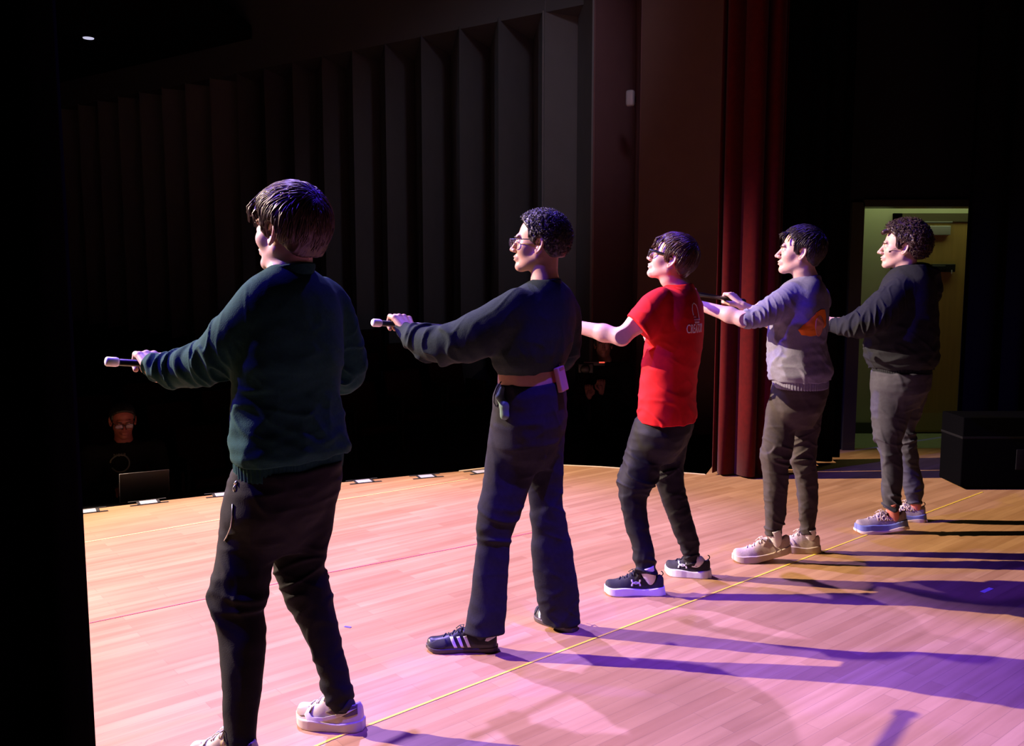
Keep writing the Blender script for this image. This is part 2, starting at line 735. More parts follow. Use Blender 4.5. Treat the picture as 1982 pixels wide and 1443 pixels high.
# dark ceiling of the hall with one downlight
dl = U(171, 71.5, 14.0)
V, F = box(-15, -4.0, 11.0, 19, dl[2] + 0.01, dl[2] + 0.2)
struct(put('ceiling', V, F, black, smooth=False))
root = empty('ceiling_light', dl, 'small round lit downlight in the dark ceiling, high above the audience', 'ceiling light')
v, f = tube([dl + np.array([0, 0, 0.01]), dl, dl + np.array([0, 0, -0.012]), dl + np.array([0, 0, -0.014])], [0.105, 0.105, 0.10, 0.085], 28)
put('ring', v, f, black, root)
v, f = tube([dl + np.array([0, 0, -0.0145]), dl + np.array([0, 0, -0.024])], [0.08, 0.076], 28)
put('diffuser', v, f, mat('lit_diffuser', (0.8, 0.8, 0.9), 0.5, emit=(0.75, 0.74, 1.0), estr=0.75), root)
# wall sensor
sp_ = U(1220, 190, 9.75)
wn = np.array([-0.55, -0.83, 0])
sxx = np.array([0.83, -0.55, 0])
root = empty('wall_sensor', sp_, 'small pale oval box high on the reddish side wall', 'wall sensor')
v, f = obox(sp_, sxx, wn, np.array([0, 0, 1.0]), 0.045, 0.035, 0.085, 0.03)
put('housing', v, f, mat('pale_plastic', (0.62, 0.58, 0.66), 0.6), root)
v, f = obox(sp_ - wn * 0.05, sxx, wn, np.array([0, 0, 1.0]), 0.02, 0.045, 0.03, 0.004)
put('bracket', v, f, black, root)

# ---- stage right: black wall with a doorway, hall behind
YB = 7.35
xl = U(1660, 600, YB)[0]
xr = U(1866, 600, YB)[0] + 0.12
zt = U(1700, 399, YB)[2]
for nm, b in (('wall_back', (curt[0] + 0.42, xl, YB, YB + 0.14, 0, 6.5)), ('wall_back', (xr, 9.0, YB, YB + 0.14, 0, 6.5)), ('wall_back', (xl, xr, YB, YB + 0.14, zt, 6.5))):
    V, F = box(*b)
    struct(put(nm, V, F, black, smooth=False))
frm = mat('dark_olive_frame', (0.030, 0.030, 0.018), 0.35)
V, F = merge(box(xl - 0.09, xl + 0.012, YB - 0.03, YB + 0.18, 0, zt + 0.03), box(xr - 0.02, xr + 0.06, YB - 0.03, YB + 0.18, 0, zt + 0.03), box(xl, xr, YB - 0.03, YB + 0.18, zt - 0.005, zt + 0.05))
struct(put('door_1', V, F, frm, smooth=False))
YH = float(G(1800, 838)[1])
hallw = mat('hall_wall_paint', (0.50, 0.53, 0.34), 0.85, spec=0.2, var=0.03, vscale=5)
hallf = mat('hall_vinyl_floor', (0.42, 0.46, 0.30), 0.35, spec=0.5, var=0.08, vscale=12)
V, F = box(1.9, 5.8, 7.42, YH + 0.1, -0.04, 0.0)
struct(put('floor_hall', V, F, hallf, smooth=False))
dx0 = U(1724, 500, YH)[0]
dzt = U(1790, 413, YH)[2]
V, F = merge(box(1.9, dx0, YH, YH + 0.1, 0, 2.7), box(dx0 + 1.14, 5.8, YH, YH + 0.1, 0, 2.7), box(dx0, dx0 + 1.14, YH, YH + 0.1, dzt, 2.7))
struct(put('wall_hall', V, F, hallw, smooth=False))
V, F = box(1.9, 5.8, 7.5, YH + 0.1, 2.6, 2.7)
struct(put('ceiling_hall', V, F, mat('hall_ceiling_tile', (0.6, 0.6, 0.5), 0.9), smooth=False))
V, F = box(1.9, 1.98, 7.49, YH, 0, 2.6)
struct(put('wall_hall_left', V, F, hallw, smooth=False))
V, F = box(5.72, 5.8, 7.49, YH, 0, 2.6)
struct(put('wall_hall_right', V, F, hallw, smooth=False))
V, F = box(1.98, dx0, YH - 0.012, YH, 0, 0.10)
struct(put('baseboard_hall', V, F, mat('dark_green_base', (0.06, 0.07, 0.04), 0.6), smooth=False))
frm2 = mat('brown_steel_frame', (0.10, 0.085, 0.045), 0.5)
V, F = merge(box(dx0, dx0 + 0.075, YH - 0.03, YH + 0.1, 0, dzt), box(dx0 + 1.065, dx0 + 1.14, YH - 0.03, YH + 0.1, 0, dzt), box(dx0, dx0 + 1.14, YH - 0.03, YH + 0.1, dzt - 0.075, dzt + 0.0))
dfo = struct(put('door_2', V, F, frm2, smooth=False))


def wood(name, c):
    m = bpy.data.materials.new(name)
    nt, b = nodes_of(m)
    tc = nt.nodes.new('ShaderNodeTexCoord')
    mp = nt.nodes.new('ShaderNodeMapping')
    mp.inputs['Scale'].default_value = (14, 14, 0.9)
    n = nt.nodes.new('ShaderNodeTexNoise')
    n.inputs['Scale'].default_value = 2
    n.inputs['Detail'].default_value = 7
    r = nt.nodes.new('ShaderNodeValToRGB')
    r.color_ramp.elements[0].color = (*[x * 0.75 for x in c], 1)
    r.color_ramp.elements[1].color = (*[x * 1.2 for x in c], 1)
    nt.links.new(tc.outputs['Object'], mp.inputs['Vector'])
    nt.links.new(mp.outputs['Vector'], n.inputs['Vector'])
    nt.links.new(n.outputs['Fac'], r.inputs['Fac'])
    nt.links.new(r.outputs['Color'], b.inputs['Base Color'])
    b.inputs['Roughness'].default_value = 0.5
    return m


dw = wood('stained_door_veneer', (0.40, 0.26, 0.075))
V, F = box(dx0 + 0.08, dx0 + 1.06, YH - 0.012, YH + 0.035, 0.012, dzt - 0.08)
leaf = put('door_leaf', V, F, dw, None, dfo, smooth=False)
kz = U(1800, 798, YH)[2]
V, F = box(dx0 + 0.10, dx0 + 1.04, YH - 0.016, YH - 0.012, 0.03, kz)
put('kick_plate', V, F, mat('brass_kick_plate', (0.45, 0.34, 0.16), 0.45, metal=0.3), None, leaf, smooth=False)
c0 = U(1802, 511, YH - 0.03)
c1 = U(1846, 526, YH - 0.03)
V, F = merge(obox((c0 + c1) / 2, (1, 0, 0), (0, 1, 0), (0, 0, 1), (c1[0] - c0[0]) / 2, 0.03, 0.036, 0.006), obox((c0 + c1) / 2 + np.array([-0.16, -0.03, 0]), (1, 0, 0), (0, 1, 0), (0, 0, 1), 0.17, 0.02, 0.022, 0.006))
put('exit_bar', V, F, mat('black_exit_bar', (0.015, 0.015, 0.015), 0.3), None, leaf)
V, F = obox(c1 + np.array([-0.035, -0.035, 0.0]), (1, 0, 0), (0, 1, 0), (0, 0, 1), 0.004, 0.003, 0.018, 0.001)
put('latch_cover', V, F, mat('grey_latch', (0.4, 0.4, 0.38), 0.4), None, leaf)
c0 = U(1790, 437, YH - 0.03)
c1 = U(1837, 455, YH - 0.03)
V, F = obox((c0 + c1) / 2, (1, 0, 0), (0, 1, 0), (0, 0, 1), (c1[0] - c0[0]) / 2, 0.03, 0.042, 0.006)
clo = put('door_closer', V, F, mat('grey_closer', (0.42, 0.42, 0.38), 0.4, metal=0.3), None, leaf)
a0, a1 = U(1773, 428, YH - 0.05), U(1843, 432, YH - 0.05)
V, F = merge(obox((a0 + a1) / 2, (1, 0, 0), (0, 1, 0), (0, 0, 1), (a1[0] - a0[0]) / 2, 0.008, 0.006, 0.002), tube([a0, a0 + np.array([0, 0, -0.01])], 0.014, 12))
put('closer_arm', V, F, mat('steel_arm', (0.5, 0.5, 0.48), 0.3, metal=0.8), None, clo)


# ---- drapes
def drape(name, pts, z0, z1, amp, wave, m, label=None, cat=None, struct_=False, seed=0, hem=True):
    pts = [np.array(p, float) for p in pts]
    L = [0]
    for i in range(len(pts) - 1):
        L.append(L[-1] + np.linalg.norm(pts[i + 1] - pts[i]))
    n = int(L[-1] / (wave / 14)) + 2
    rnd = random.Random(seed)
    ph = [rnd.uniform(0, 6.28) for _ in range(3)]
    zs = np.linspace(z0, z1, 14)
    V, F = [], []
    for i in range(n):
        s = L[-1] * i / (n - 1)
        k = max(j for j in range(len(L) - 1) if L[j] <= s + 1e-9)
        t = (s - L[k]) / (L[k + 1] - L[k])
        p = pts[k] + (pts[k + 1] - pts[k]) * t
        d = (pts[k + 1] - pts[k]) / (L[k + 1] - L[k])
        nr = np.array([-d[1], d[0]])
        for j, z in enumerate(zs):
            q = 1 - 0.25 * (z - z0) / (z1 - z0)
            a = 6.28 * s / wave
            o = amp * q * (math.sin(a + 0.5 * math.sin(a * 0.37 + ph[0]) + 0.02 * z) + 0.35 * math.sin(a * 0.43 + ph[1]))
            o2 = 0.3 * amp * math.cos(a)
            V.append((p[0] + nr[0] * o + d[0] * o2, p[1] + nr[1] * o + d[1] * o2, z))
    m_ = len(zs)
    for i in range(n - 1):
        for j in range(m_ - 1):
            a = i * m_ + j
            F.append((a, a + m_, a + m_ + 1, a + 1))
    o = put(name, V, F, m, solid=0.006)
    if label:
        tag(o, label, cat)
    return o


redv = mat('red_velour', (0.062, 0.001, 0.001), 0.95, spec=0.15, var=0.15, vscale=30, bump=0.2, bscale=200, sheen=0.05)
blkv = mat('black_velour', (0.0025, 0.0025, 0.003), 0.97, spec=0.05)
c = G(1366, 919)
e2 = G(1445, 932)
drape('stage_curtain', [(c[0] + 0.04, c[1] + 0.03), (c[0] + 0.20, c[1] - 0.05), (c[0] + 0.50, c[1] - 0.06)], 0.015, 6.6, 0.060, 0.145, redv,
      'deep red velour curtain gathered at the edge of the stage opening', 'curtain', seed=2)
drape('stage_leg_curtain', [(e2[0] + 0.30, e2[1] + 0.30), (U(1640, 600, 6.9)[0], 6.95)], 0.02, 6.6, 0.05, 0.22, blkv,
      'black velour leg curtain hanging between the red curtain and the lit doorway', 'curtain', seed=3)
xs = U(1870, 600, 6.7)[0]
drape('stage_leg_curtain', [(xs, 6.75), (xs + 2.6, 6.4)], 0.02, 6.6, 0.05, 0.22, blkv,
      'black velour leg curtain to the right of the lit doorway, behind the black case', 'curtain', seed=4)
xe = (U(187, 1443, 2.0)[0] + U(160, 985, 2.0)[0]) / 2
drape('stage_leg_curtain', [(xe, 2.0), (xe - 0.5, 1.95), (xe - 2.4, 2.25)], 0.01, 5.2, 0.035, 0.20, blkv,
      'black leg curtain nearest the viewer, covering the whole left side of the view', 'curtain', seed=5)

# ---- black case at the right
cx0 = G(1820, 947)[0] + 0.13
yb = float(G(1850, 948)[1])
ztc = U(1822, 808, yb)[2]
root = empty('road_case', (cx0 + 0.7, yb + 0.35, 0), 'low black case standing on the stage at the right, below the black curtain', 'case')
V, F = obox((cx0 + 0.75, yb + 0.16, ztc / 2 + 0.01), (1, 0, 0), (0, 1, 0), (0, 0, 1), 0.75, 0.15, ztc / 2 - 0.01, 0.008)
case_m = mat('black_case_laminate', (0.0015, 0.0015, 0.002), 0.9, spec=0.02)
put('body', V, F, case_m, root)
V, F = obox((cx0 + 0.75, yb + 0.16, ztc * 0.72), (1, 0, 0), (0, 1, 0), (0, 0, 1), 0.752, 0.153, 0.008, 0.002)
put('lid_seam', V, F, mat('dark_steel_edge', (0.006, 0.006, 0.007), 0.7, spec=0.1), root)
V, F = obox((cx0 + 0.42, yb + 0.012, ztc * 0.42), (1, 0, 0), (0, 1, 0), (0, 0, 1), 0.05, 0.008, 0.07, 0.003)
hd = put('handle', V, F, mat('dark_steel_edge', (0.006, 0.006, 0.007), 0.7, spec=0.1), root)

# ---- tape lines and floor pockets
yel = mat('yellow_tape', (0.85, 0.62, 0.06), 0.6)


def tape(pts, wd, m, label, nm='floor_tape', z=0.0012):
    P = [G(u, v)[:2] for u, v in pts]
    V, F = [], []
    for i, p in enumerate(P):
        d = P[min(i + 1, len(P) - 1)] - P[max(i - 1, 0)]
        d /= np.linalg.norm(d)
        n = np.array([-d[1], d[0]]) * wd / 2
        V += [(p[0] + n[0], p[1] + n[1], z), (p[0] - n[0], p[1] - n[1], z)]
    for i in range(len(P) - 1):
        F.append((2 * i, 2 * i + 1, 2 * i + 3, 2 * i + 2))
    return tag(put(nm, V, F, m, smooth=False, solid=0.0006), label, 'tape')


tape([(560, 1466), (640, 1431), (760, 1385), (900, 1331), (1040, 1277), (1180, 1224), (1340, 1163), (1500, 1102), (1650, 1045), (1780, 997), (1902, 952)], 0.010, yel, 'long yellow tape line running under the feet of the whole row')
tape([(-100, 1098), (160, 1050), (420, 1006), (650, 968), (906, 927)], 0.010, mat('pale_yellow_tape', (0.85, 0.66, 0.25), 0.6), 'pale yellow tape line near the front edge of the stage')
tape([(60, 1232), (175, 1205), (400, 1158), (635, 1108), (950, 1047), (1050, 1026)], 0.008, mat('red_tape', (0.75, 0.11, 0.12), 0.6), 'thin red line across the middle of the stage floor')
tape([(1901, 1146), (1919, 1138)], 0.022, mat('white_tape', (0.85, 0.82, 0.8), 0.6), 'short white tape mark on the floor at the far right')
tape([(667, 1212), (679, 1214)], 0.012, mat('blue_tape', (0.10, 0.08, 0.55), 0.6), 'tiny blue tape mark beside the nearest performer')
cardm = mat('white_card', (0.52, 0.50, 0.56), 0.6)
blt = mat('black_gaffer_tape', (0.02, 0.018, 0.018), 0.7)
for (u, v), lab in (((168, 989), 'white card taped to the stage edge in black, half hidden by the near black curtain'), ((287, 971.5), 'white card taped to the stage edge before the man at the laptop'), ((432, 956.5), 'white card taped to the stage edge, behind the nearest performer'),
                    ((704, 931), 'white card taped to the stage edge, just right of the nearest performer'), ((825, 921.5), 'white card taped to the stage edge between the two nearest performers'), ((930, 912.5), 'white card taped to the stage edge, just left of the wide charcoal trousers')):
    p = G(u, v)
    e_i = min(range(len(edge) - 1), key=lambda i: np.linalg.norm((edge[i] + edge[i + 1]) / 2 - p[:2]))
    d = edge[e_i + 1] - edge[e_i]
    d = d / np.linalg.norm(d)
    d3 = np.array([d[0], d[1], 0])
    n3 = np.array([d[1], -d[0], 0])
    r_ = empty('taped_card', (p[0], p[1], 0), lab, 'card')
    V, F = obox(p + np.array([0, 0, 0.002]) , d3, n3, (0, 0, 1), 0.052, 0.045, 0.001)
    put('card', V, F, cardm, r_, smooth=False)
    fr = []
    for sg in (-1, 1):
        fr.append(obox(p + n3 * sg * 0.052 + np.array([0, 0, 0.0028]), d3, n3, (0, 0, 1), 0.115, 0.009, 0.0008))
        fr.append(obox(p + d3 * sg * 0.060 + np.array([0, 0, 0.0028]), d3, n3, (0, 0, 1), 0.009, 0.055, 0.0008))
    V, F = merge(*fr)
    put('tape_border', V, F, blt, r_, smooth=False)


# ---- rows of dark seats below the stage
seatm = mat('dark_red_seat_cloth', (0.030, 0.008, 0.010), 0.9, spec=0.1)
seatp = mat('black_seat_shell', (0.010, 0.010, 0.011), 0.7)


def seat(loc, az):
    f = azv0(az)
    s = np.array([-f[1], f[0], 0])
    u = np.array([0, 0, 1.0])
    loc = np.asarray(loc)
    r = empty('auditorium_seat', loc, 'dark folding seat in the unlit auditorium rows beyond the stage edge', 'seat', 'dark seats in the auditorium')
    bk = u * 0.97 + f * -0.2
    V, F = obox(loc + u * 0.66 - f * 0.20, s, f, bk / np.linalg.norm(bk), 0.23, 0.035, 0.26, 0.03)
    put('backrest', V, F, seatm, r)
    V, F = obox(loc + u * 0.45 + f * 0.02, s, f, u, 0.22, 0.20, 0.045, 0.03)
    put('seat', V, F, seatm, r)
    for sg in (-1, 1):
        V, F = obox(loc + s * sg * 0.26 + u * 0.34, s, f, u, 0.018, 0.17, 0.33, 0.01)
        put('armrest', V, F, seatp, r)
    return r


def azv0(a):
    a = math.radians(a)
    return np.array([math.sin(a), math.cos(a), 0.0])


rowd = np.array([0.80, 0.60])
rown = np.array([-0.60, 0.80])
s0 = None
for r_i in range(3):
    for k in range(7):
        p = np.array([-3.3, 7.9]) + rown * (0.95 * r_i) + rowd * (0.56 * k)
        if p[1] > 11.5 or p[0] > 0.1 or np.linalg.norm(p - np.array([-3.0, 6.9])) < 0.9:
            continue
        z = max(rake(*p), -1.05) + 0.012
        if s0 is None:
            s0 = seat((p[0], p[1], z), 139)
        else:
            c_ = s0.copy()
            COL.objects.link(c_)
            c_.location = (p[0], p[1], z)
            for ch in s0.children:
                d_ = ch.copy()
                COL.objects.link(d_)
                d_.parent = c_

# black flag, added out of view by the far lamp, that keeps its beam off the seats (edge follows the stage edge)
LP = np.array([-10.0, 5.9, 6.25])
eA, eB = np.array([-3.6, 5.32, 0.0]), np.array([-0.2, 6.72, 0.0])
da, db = eA - LP, eB - LP
qa, qb = LP + da * 0.16, LP + db * 0.16
ed = (qb - qa) / np.linalg.norm(qb - qa)
bn_ = (da + db) / np.linalg.norm(da + db)
out = np.cross(bn_, ed)
if out[1] < 0:
    out = -out
qa, qb = qa - ed * 0.25, qb + ed * 0.10
V = []
for q in (qa, qb, qb + out * 0.7, qa + out * 0.7):
    V += [q - bn_ * 0.004, q + bn_ * 0.004]
struct(put('added_lamp_flag', V, [(0, 2, 4, 6), (1, 7, 5, 3), (0, 1, 3, 2), (2, 3, 5, 4), (4, 5, 7, 6), (6, 7, 1, 0)], black, smooth=False))


# ---------------------------------------------------------------- people
def azv(a):
    a = math.radians(a)
    return np.array([math.sin(a), math.cos(a), 0.0])


def frame(az, pitch=0, roll=0):
    """columns: forward, left, up"""
    f = azv(az)
    l = np.array([-f[1], f[0], 0])
    u = np.array([0, 0, 1.0])
    p = math.radians(pitch)
    f2 = f * math.cos(p) + u * math.sin(p)
    u2 = u * math.cos(p) - f * math.sin(p)
    r = math.radians(roll)
    l2 = l * math.cos(r) + u2 * math.sin(r)
    u3 = u2 * math.cos(r) - l * math.sin(r)
    return np.stack([f2, l2, u3], 1)


class Head:
    def __init__(s, ear, az, pitch=0, roll=0, scale=1.0, nose=1.0, chin=0.0, lip=1.0, brow=1.0, cheek=1.0):
        s.R = frame(az, pitch, roll)
        s.s = scale
        s.o = np.asarray(ear) - s.R @ np.array([-0.012, 0.078, -0.004]) * scale
        s.nose, s.chin, s.lip, s.brow, s.cheek = nose, chin, lip, brow, cheek

    def W(s, p):
        return s.o + (s.R @ (np.asarray(p, float).reshape(-1, 3) * s.s).T).T.reshape(np.shape(p))

    def loc(s, P):
        return ((P - s.o) @ s.R) / s.s

    def cran(s, Q):
        d = ell(Q, (-0.012, 0, 0.040), (0.092, 0.074, 0.084))
        return smin(d, ell(Q, (-0.040, 0, 0.030), (0.066, 0.070, 0.070)), 0.02)

    def sdf(s, P):
        Q = s.loc(P).copy()
        Q0 = Q.copy()
        Q[:, 1] = np.abs(Q[:, 1])
        d = s.cran(Q)
        d = smin(d, ell(Q, (0.030, 0, -0.020), (0.058, 0.056, 0.078)), 0.025)
        j, _ = seg(Q, (-0.004, 0.045, -0.048), (0.070 + s.chin, 0.010, -0.086), 0.022, 0.019)
        d = smin(d, j, 0.028)
        d = smin(d, ell(Q, (0.050, 0.034 * s.cheek, -0.016), (0.030, 0.026, 0.028)), 0.02)
        d = smin(d, ell(Q, (0.078, 0.022, 0.034 ), (0.012 * s.brow, 0.026, 0.010)), 0.014)
        d = smax(d, -ell(Q, (0.100, 0.032, 0.013), (0.020, 0.020, 0.012)), 0.012)
        d = smin(d, ell(Q, (0.071, 0.031, 0.011), (0.0145, 0.016, 0.0125)), 0.006)
        n, _ = seg(Q, (0.082, 0, 0.022), (0.103 + 0.008 * s.nose, 0, -0.016), 0.008, 0.0095)
        d = smin(d, n, 0.011)
        d = smin(d, ell(Q, (0.099, 0.012, -0.021), (0.011, 0.0075, 0.008)), 0.006)
        d = smax(d, -ell(Q, (0.102, 0.007, -0.029), (0.006, 0.0032, 0.004)), 0.003)
        d = smin(d, ell(Q, (0.084, 0, -0.050), (0.017, 0.026, 0.018)), 0.012)
        d = smin(d, ell(Q, (0.094, 0, -0.0455), (0.0105 * s.lip, 0.022, 0.0052)), 0.005)
        d = smin(d, ell(Q, (0.0925, 0, -0.0575), (0.0105 * s.lip, 0.019, 0.0058)), 0.005)
        d = smax(d, -ell(Q, (0.106, 0, -0.0515), (0.012, 0.023, 0.0016)), 0.0025)
        d = smin(d, ell(Q, (0.079 + s.chin, 0, -0.086), (0.019, 0.022, 0.017)), 0.014)
        # ear
        E = Q - np.array([-0.016, 0.077, -0.003])
        a = math.radians(14)
        ex = E[:, 0] * math.cos(a) + E[:, 2] * math.sin(a)
        ez = -E[:, 0] * math.sin(a) + E[:, 2] * math.cos(a)
        fl = math.radians(22)
        ey = E[:, 1] * math.cos(fl) + ex * math.sin(fl)
        ex = ex * math.cos(fl) - E[:, 1] * math.sin(fl)
        rx = 0.0155 + 0.004 * np.clip(ez / 0.03, -1, 1)
        q = np.sqrt((ex / rx) ** 2 + (ez / 0.0285) ** 2)
        rim = np.sqrt(((q - 1) * 0.017) ** 2 + (ey - 0.006) ** 2) - 0.0042
        q2 = np.sqrt(((ex + 0.001) / 0.009) ** 2 + ((ez - 0.002) / 0.018) ** 2)
        anti = np.sqrt(((q2 - 1) * 0.011) ** 2 + (ey - 0.003) ** 2) - 0.0026
        anti = np.where(ex > 0.006, 1, anti)
        plate = np.maximum(np.maximum((q - 1) * 0.016, np.abs(ey + 0.001) - 0.0032), -0.02)
        lobe = ell(np.stack([ex, ey, ez], 1), (0.004, 0.003, -0.0265), (0.008, 0.0042, 0.0095))
        rim = np.where((ex > 0.008) & (ez < 0.004) & (ez > -0.02), 1, rim)
        e = smin(smin(rim, plate, 0.004), smin(anti, lobe, 0.005), 0.004)
        d = smin(d, e, 0.0035)
        return d * s.s

    def hair(s, P, st, cut=True):
        Q = s.loc(P)
        A = Q.copy()
        A[:, 1] = np.abs(A[:, 1])
        t = st.get('thick', 0.018)
        top = np.clip((Q[:, 2] - 0.03) / 0.07, 0, 1)
        back = np.clip(-Q[:, 0] / 0.08, 0, 1)
        th = st.get('side', t * 0.6) * (1 - top) + t * top + st.get('back', 0.0) * back * (1 - 0.5 * top)
        d = s.cran(Q) - th
        if not cut:
            return d * s.s
        # nape fill
        d = smin(d, ell(A, (-0.062, 0.016, -0.030), (0.030, 0.046, 0.040)) - st.get('side', t * .6) * 0.5, 0.02)
        if 'nz' in st:
            f, am = st['nz']
            d = d + am * noise(Q, f, 3) + am * 0.5 * noise(Q, f * 2.1, 8)
        else:
            # streaks running front to back and down
            d = d + 0.0030 * noise(Q, 14, 4, (0.6, 1.3, 0.6)) - 0.0025 * np.exp(-(noise(Q, 22, 7, (0.5, 1.5, 0.5)) / 0.15) ** 2)
        fx = st.get('front', 0.078)
        k1 = 0.75 * A[:, 0] - 0.66 * Q[:, 2] - (0.75 * fx - 0.66 * st.get('hairline', 0.074))
        k1 = k1 + 0.003 * noise(Q, 22, 6)
        sb = 0.70 * A[:, 0] + 0.71 * (-Q[:, 2]) * 0.25 - 0.022
        low = -0.78 * A[:, 0] + 0.62 * Q[:, 2] - 0.014
        k2 = -low
        k2 = np.where((A[:, 0] > -0.004) & (A[:, 0] < 0.030) & (Q[:, 2] > st.get('burn', -0.004)) & (A[:, 1] > 0.04), -0.01, k2)
        k3 = st.get('nape', -0.062) - Q[:, 2]
        cut_ = smax(smax(np.minimum(k1, 0.05), k2, 0.008), k3, 0.008)
        d = smax(d, cut_, 0.007)
        d = smax(d, -ell(A, (-0.016, 0.092, -0.004), (0.024, 0.034, 0.034)), 0.004)
        if 'fringe' in st:
            for (a, b, ra, rb) in st['fringe']:
                g, _ = seg(Q, a, b, ra, rb)
                d = smin(d, g, 0.008)
        return d * s.s


def strands(H, st, rnd, n, length, rad, curl=False):
    """tapered locks that follow the scalp"""
    C = np.array([-0.014, 0, 0.036])
    E = np.array([0.094, 0.076, 0.087])
    d = rnd.normal(size=(n * 5, 3))
    d /= np.linalg.norm(d, axis=1)[:, None]
    lift0 = 0.0

    def onto(Q, lift):
        """push head-space points onto the hair shell"""
        for _ in range(3):
            dd = H.hair(H.W(Q), st, False) / H.s
            r = Q - C
            r /= np.linalg.norm(r, axis=1)[:, None]
            Q = Q - r * (dd - lift)[:, None]
        return Q
    p = onto(C + d * (E + 0.015), np.zeros(len(d)))
    fx, hl = st.get('front', 0.078), st.get('hairline', 0.074)
    ay = np.abs(p[:, 1])
    m = (0.75 * p[:, 0] - 0.66 * p[:, 2] < 0.75 * fx - 0.66 * hl + 0.006) & (-0.78 * p[:, 0] + 0.62 * p[:, 2] > 0.020) & (p[:, 2] > st.get('nape', -0.062) + 0.014)
    m &= ~((np.abs(p[:, 0] + 0.016) < 0.027) & (p[:, 2] < 0.036) & (ay > 0.04))
    p = p[m][:n]
    n = len(p)
    V, F = [], []
    if curl:
        r = (p - C) / np.linalg.norm(p - C, axis=1)[:, None]
        for k in range(n):
            q0, dd = p[k], r[k]
            rr = rad * rnd.uniform(1.8, 3.2)
            ph, tw = rnd.uniform(0, 6.28), rnd.choice([-1, 1])
            a = np.cross(dd, rnd.normal(size=3))
            a /= np.linalg.norm(a)
            b = np.cross(dd, a)
            L = length * rnd.uniform(0.5, 1.25)
            pts = []
            for i in range(9):
                q = i / 8
                an = ph + tw * q * 7.5
                pts.append(q0 + dd * (q * L * 0.6 - 0.004) + (a * math.cos(an) + b * math.sin(an)) * rr * (0.6 + 0.4 * q) + a * q * L * 0.4)
            v, f = tube(pts, [rad * (1 - 0.55 * i / 8) for i in range(9)], 4)
            b0 = len(V)
            V += v
            F += [tuple(i + b0 for i in t) for t in f]
    else:
        flow = np.array(st.get('flow', (1.0, 0.25, -0.2)))
        L = length * rnd.uniform(0.55, 1.15, n)
        lift = rnd.uniform(-0.0016, 0.0018, n)
        jit = rnd.normal(size=(n, 3)) * 0.13
        ns = 6
        Q = p.copy()
        path = [onto(Q, lift)]
        for i in range(ns):
            r = (Q - C) / np.linalg.norm(Q - C, axis=1)[:, None]
            up = np.clip(r[:, 2], 0, 1) ** 0.8
            sg = np.stack([np.ones(n), np.sign(Q[:, 1] + 1e-6), np.ones(n)], 1)
            v = flow * sg * up[:, None] + np.array([0.28, 0, -1.0]) * (1 - up)[:, None] + jit
            v -= r * (v * r).sum(1)[:, None]
            v /= np.linalg.norm(v, axis=1)[:, None] + 1e-9
            Q = onto(Q + v * (L / ns)[:, None], lift + 0.0025 * (i / ns))
            path.append(Q)
        rs = [rad * (0.9 * math.sin(math.pi * (0.15 + 0.8 * i / ns)) + 0.12) for i in range(ns + 1)]
        # stop locks that would cross the ear or leave the hair line
        for k in range(n):
            pts = []
            for Qi in path:
                q = Qi[k]
                if q[2] < st.get('nape', -0.062) - 0.004 or (-0.78 * q[0] + 0.62 * q[2] < 0.008 and not (abs(q[1]) > 0.04 and -0.004 < q[0] < 0.032 and q[2] > st.get('burn', -0.004))):
                    break
                if abs(q[0] + 0.016) < 0.022 and q[2] < 0.027 and abs(q[1]) > 0.04:
                    break
                pts.append(q)
            if len(pts) < 3:
                continue
            v, f = tube(pts, [rs[int(i * ns / (len(pts) - 1))] for i in range(len(pts))], 4)
            b0 = len(V)
            V += v
            F += [tuple(i + b0 for i in t) for t in f]
    for (pts, r0) in st.get('locks', []):
        for _ in range(8):
            jj = [np.array(q) + rnd.normal(size=3) * 0.0035 for q in pts]
            v, f = tube(jj, [r0 * 0.75 * (1 - 0.75 * i / (len(jj) - 1)) for i in range(len(jj))], 4)
            b0 = len(V)
            V += v
            F += [tuple(i + b0 for i in t) for t in f]
    return (H.W(np.array(V)), F) if len(V) else (np.zeros((0, 3)), F)


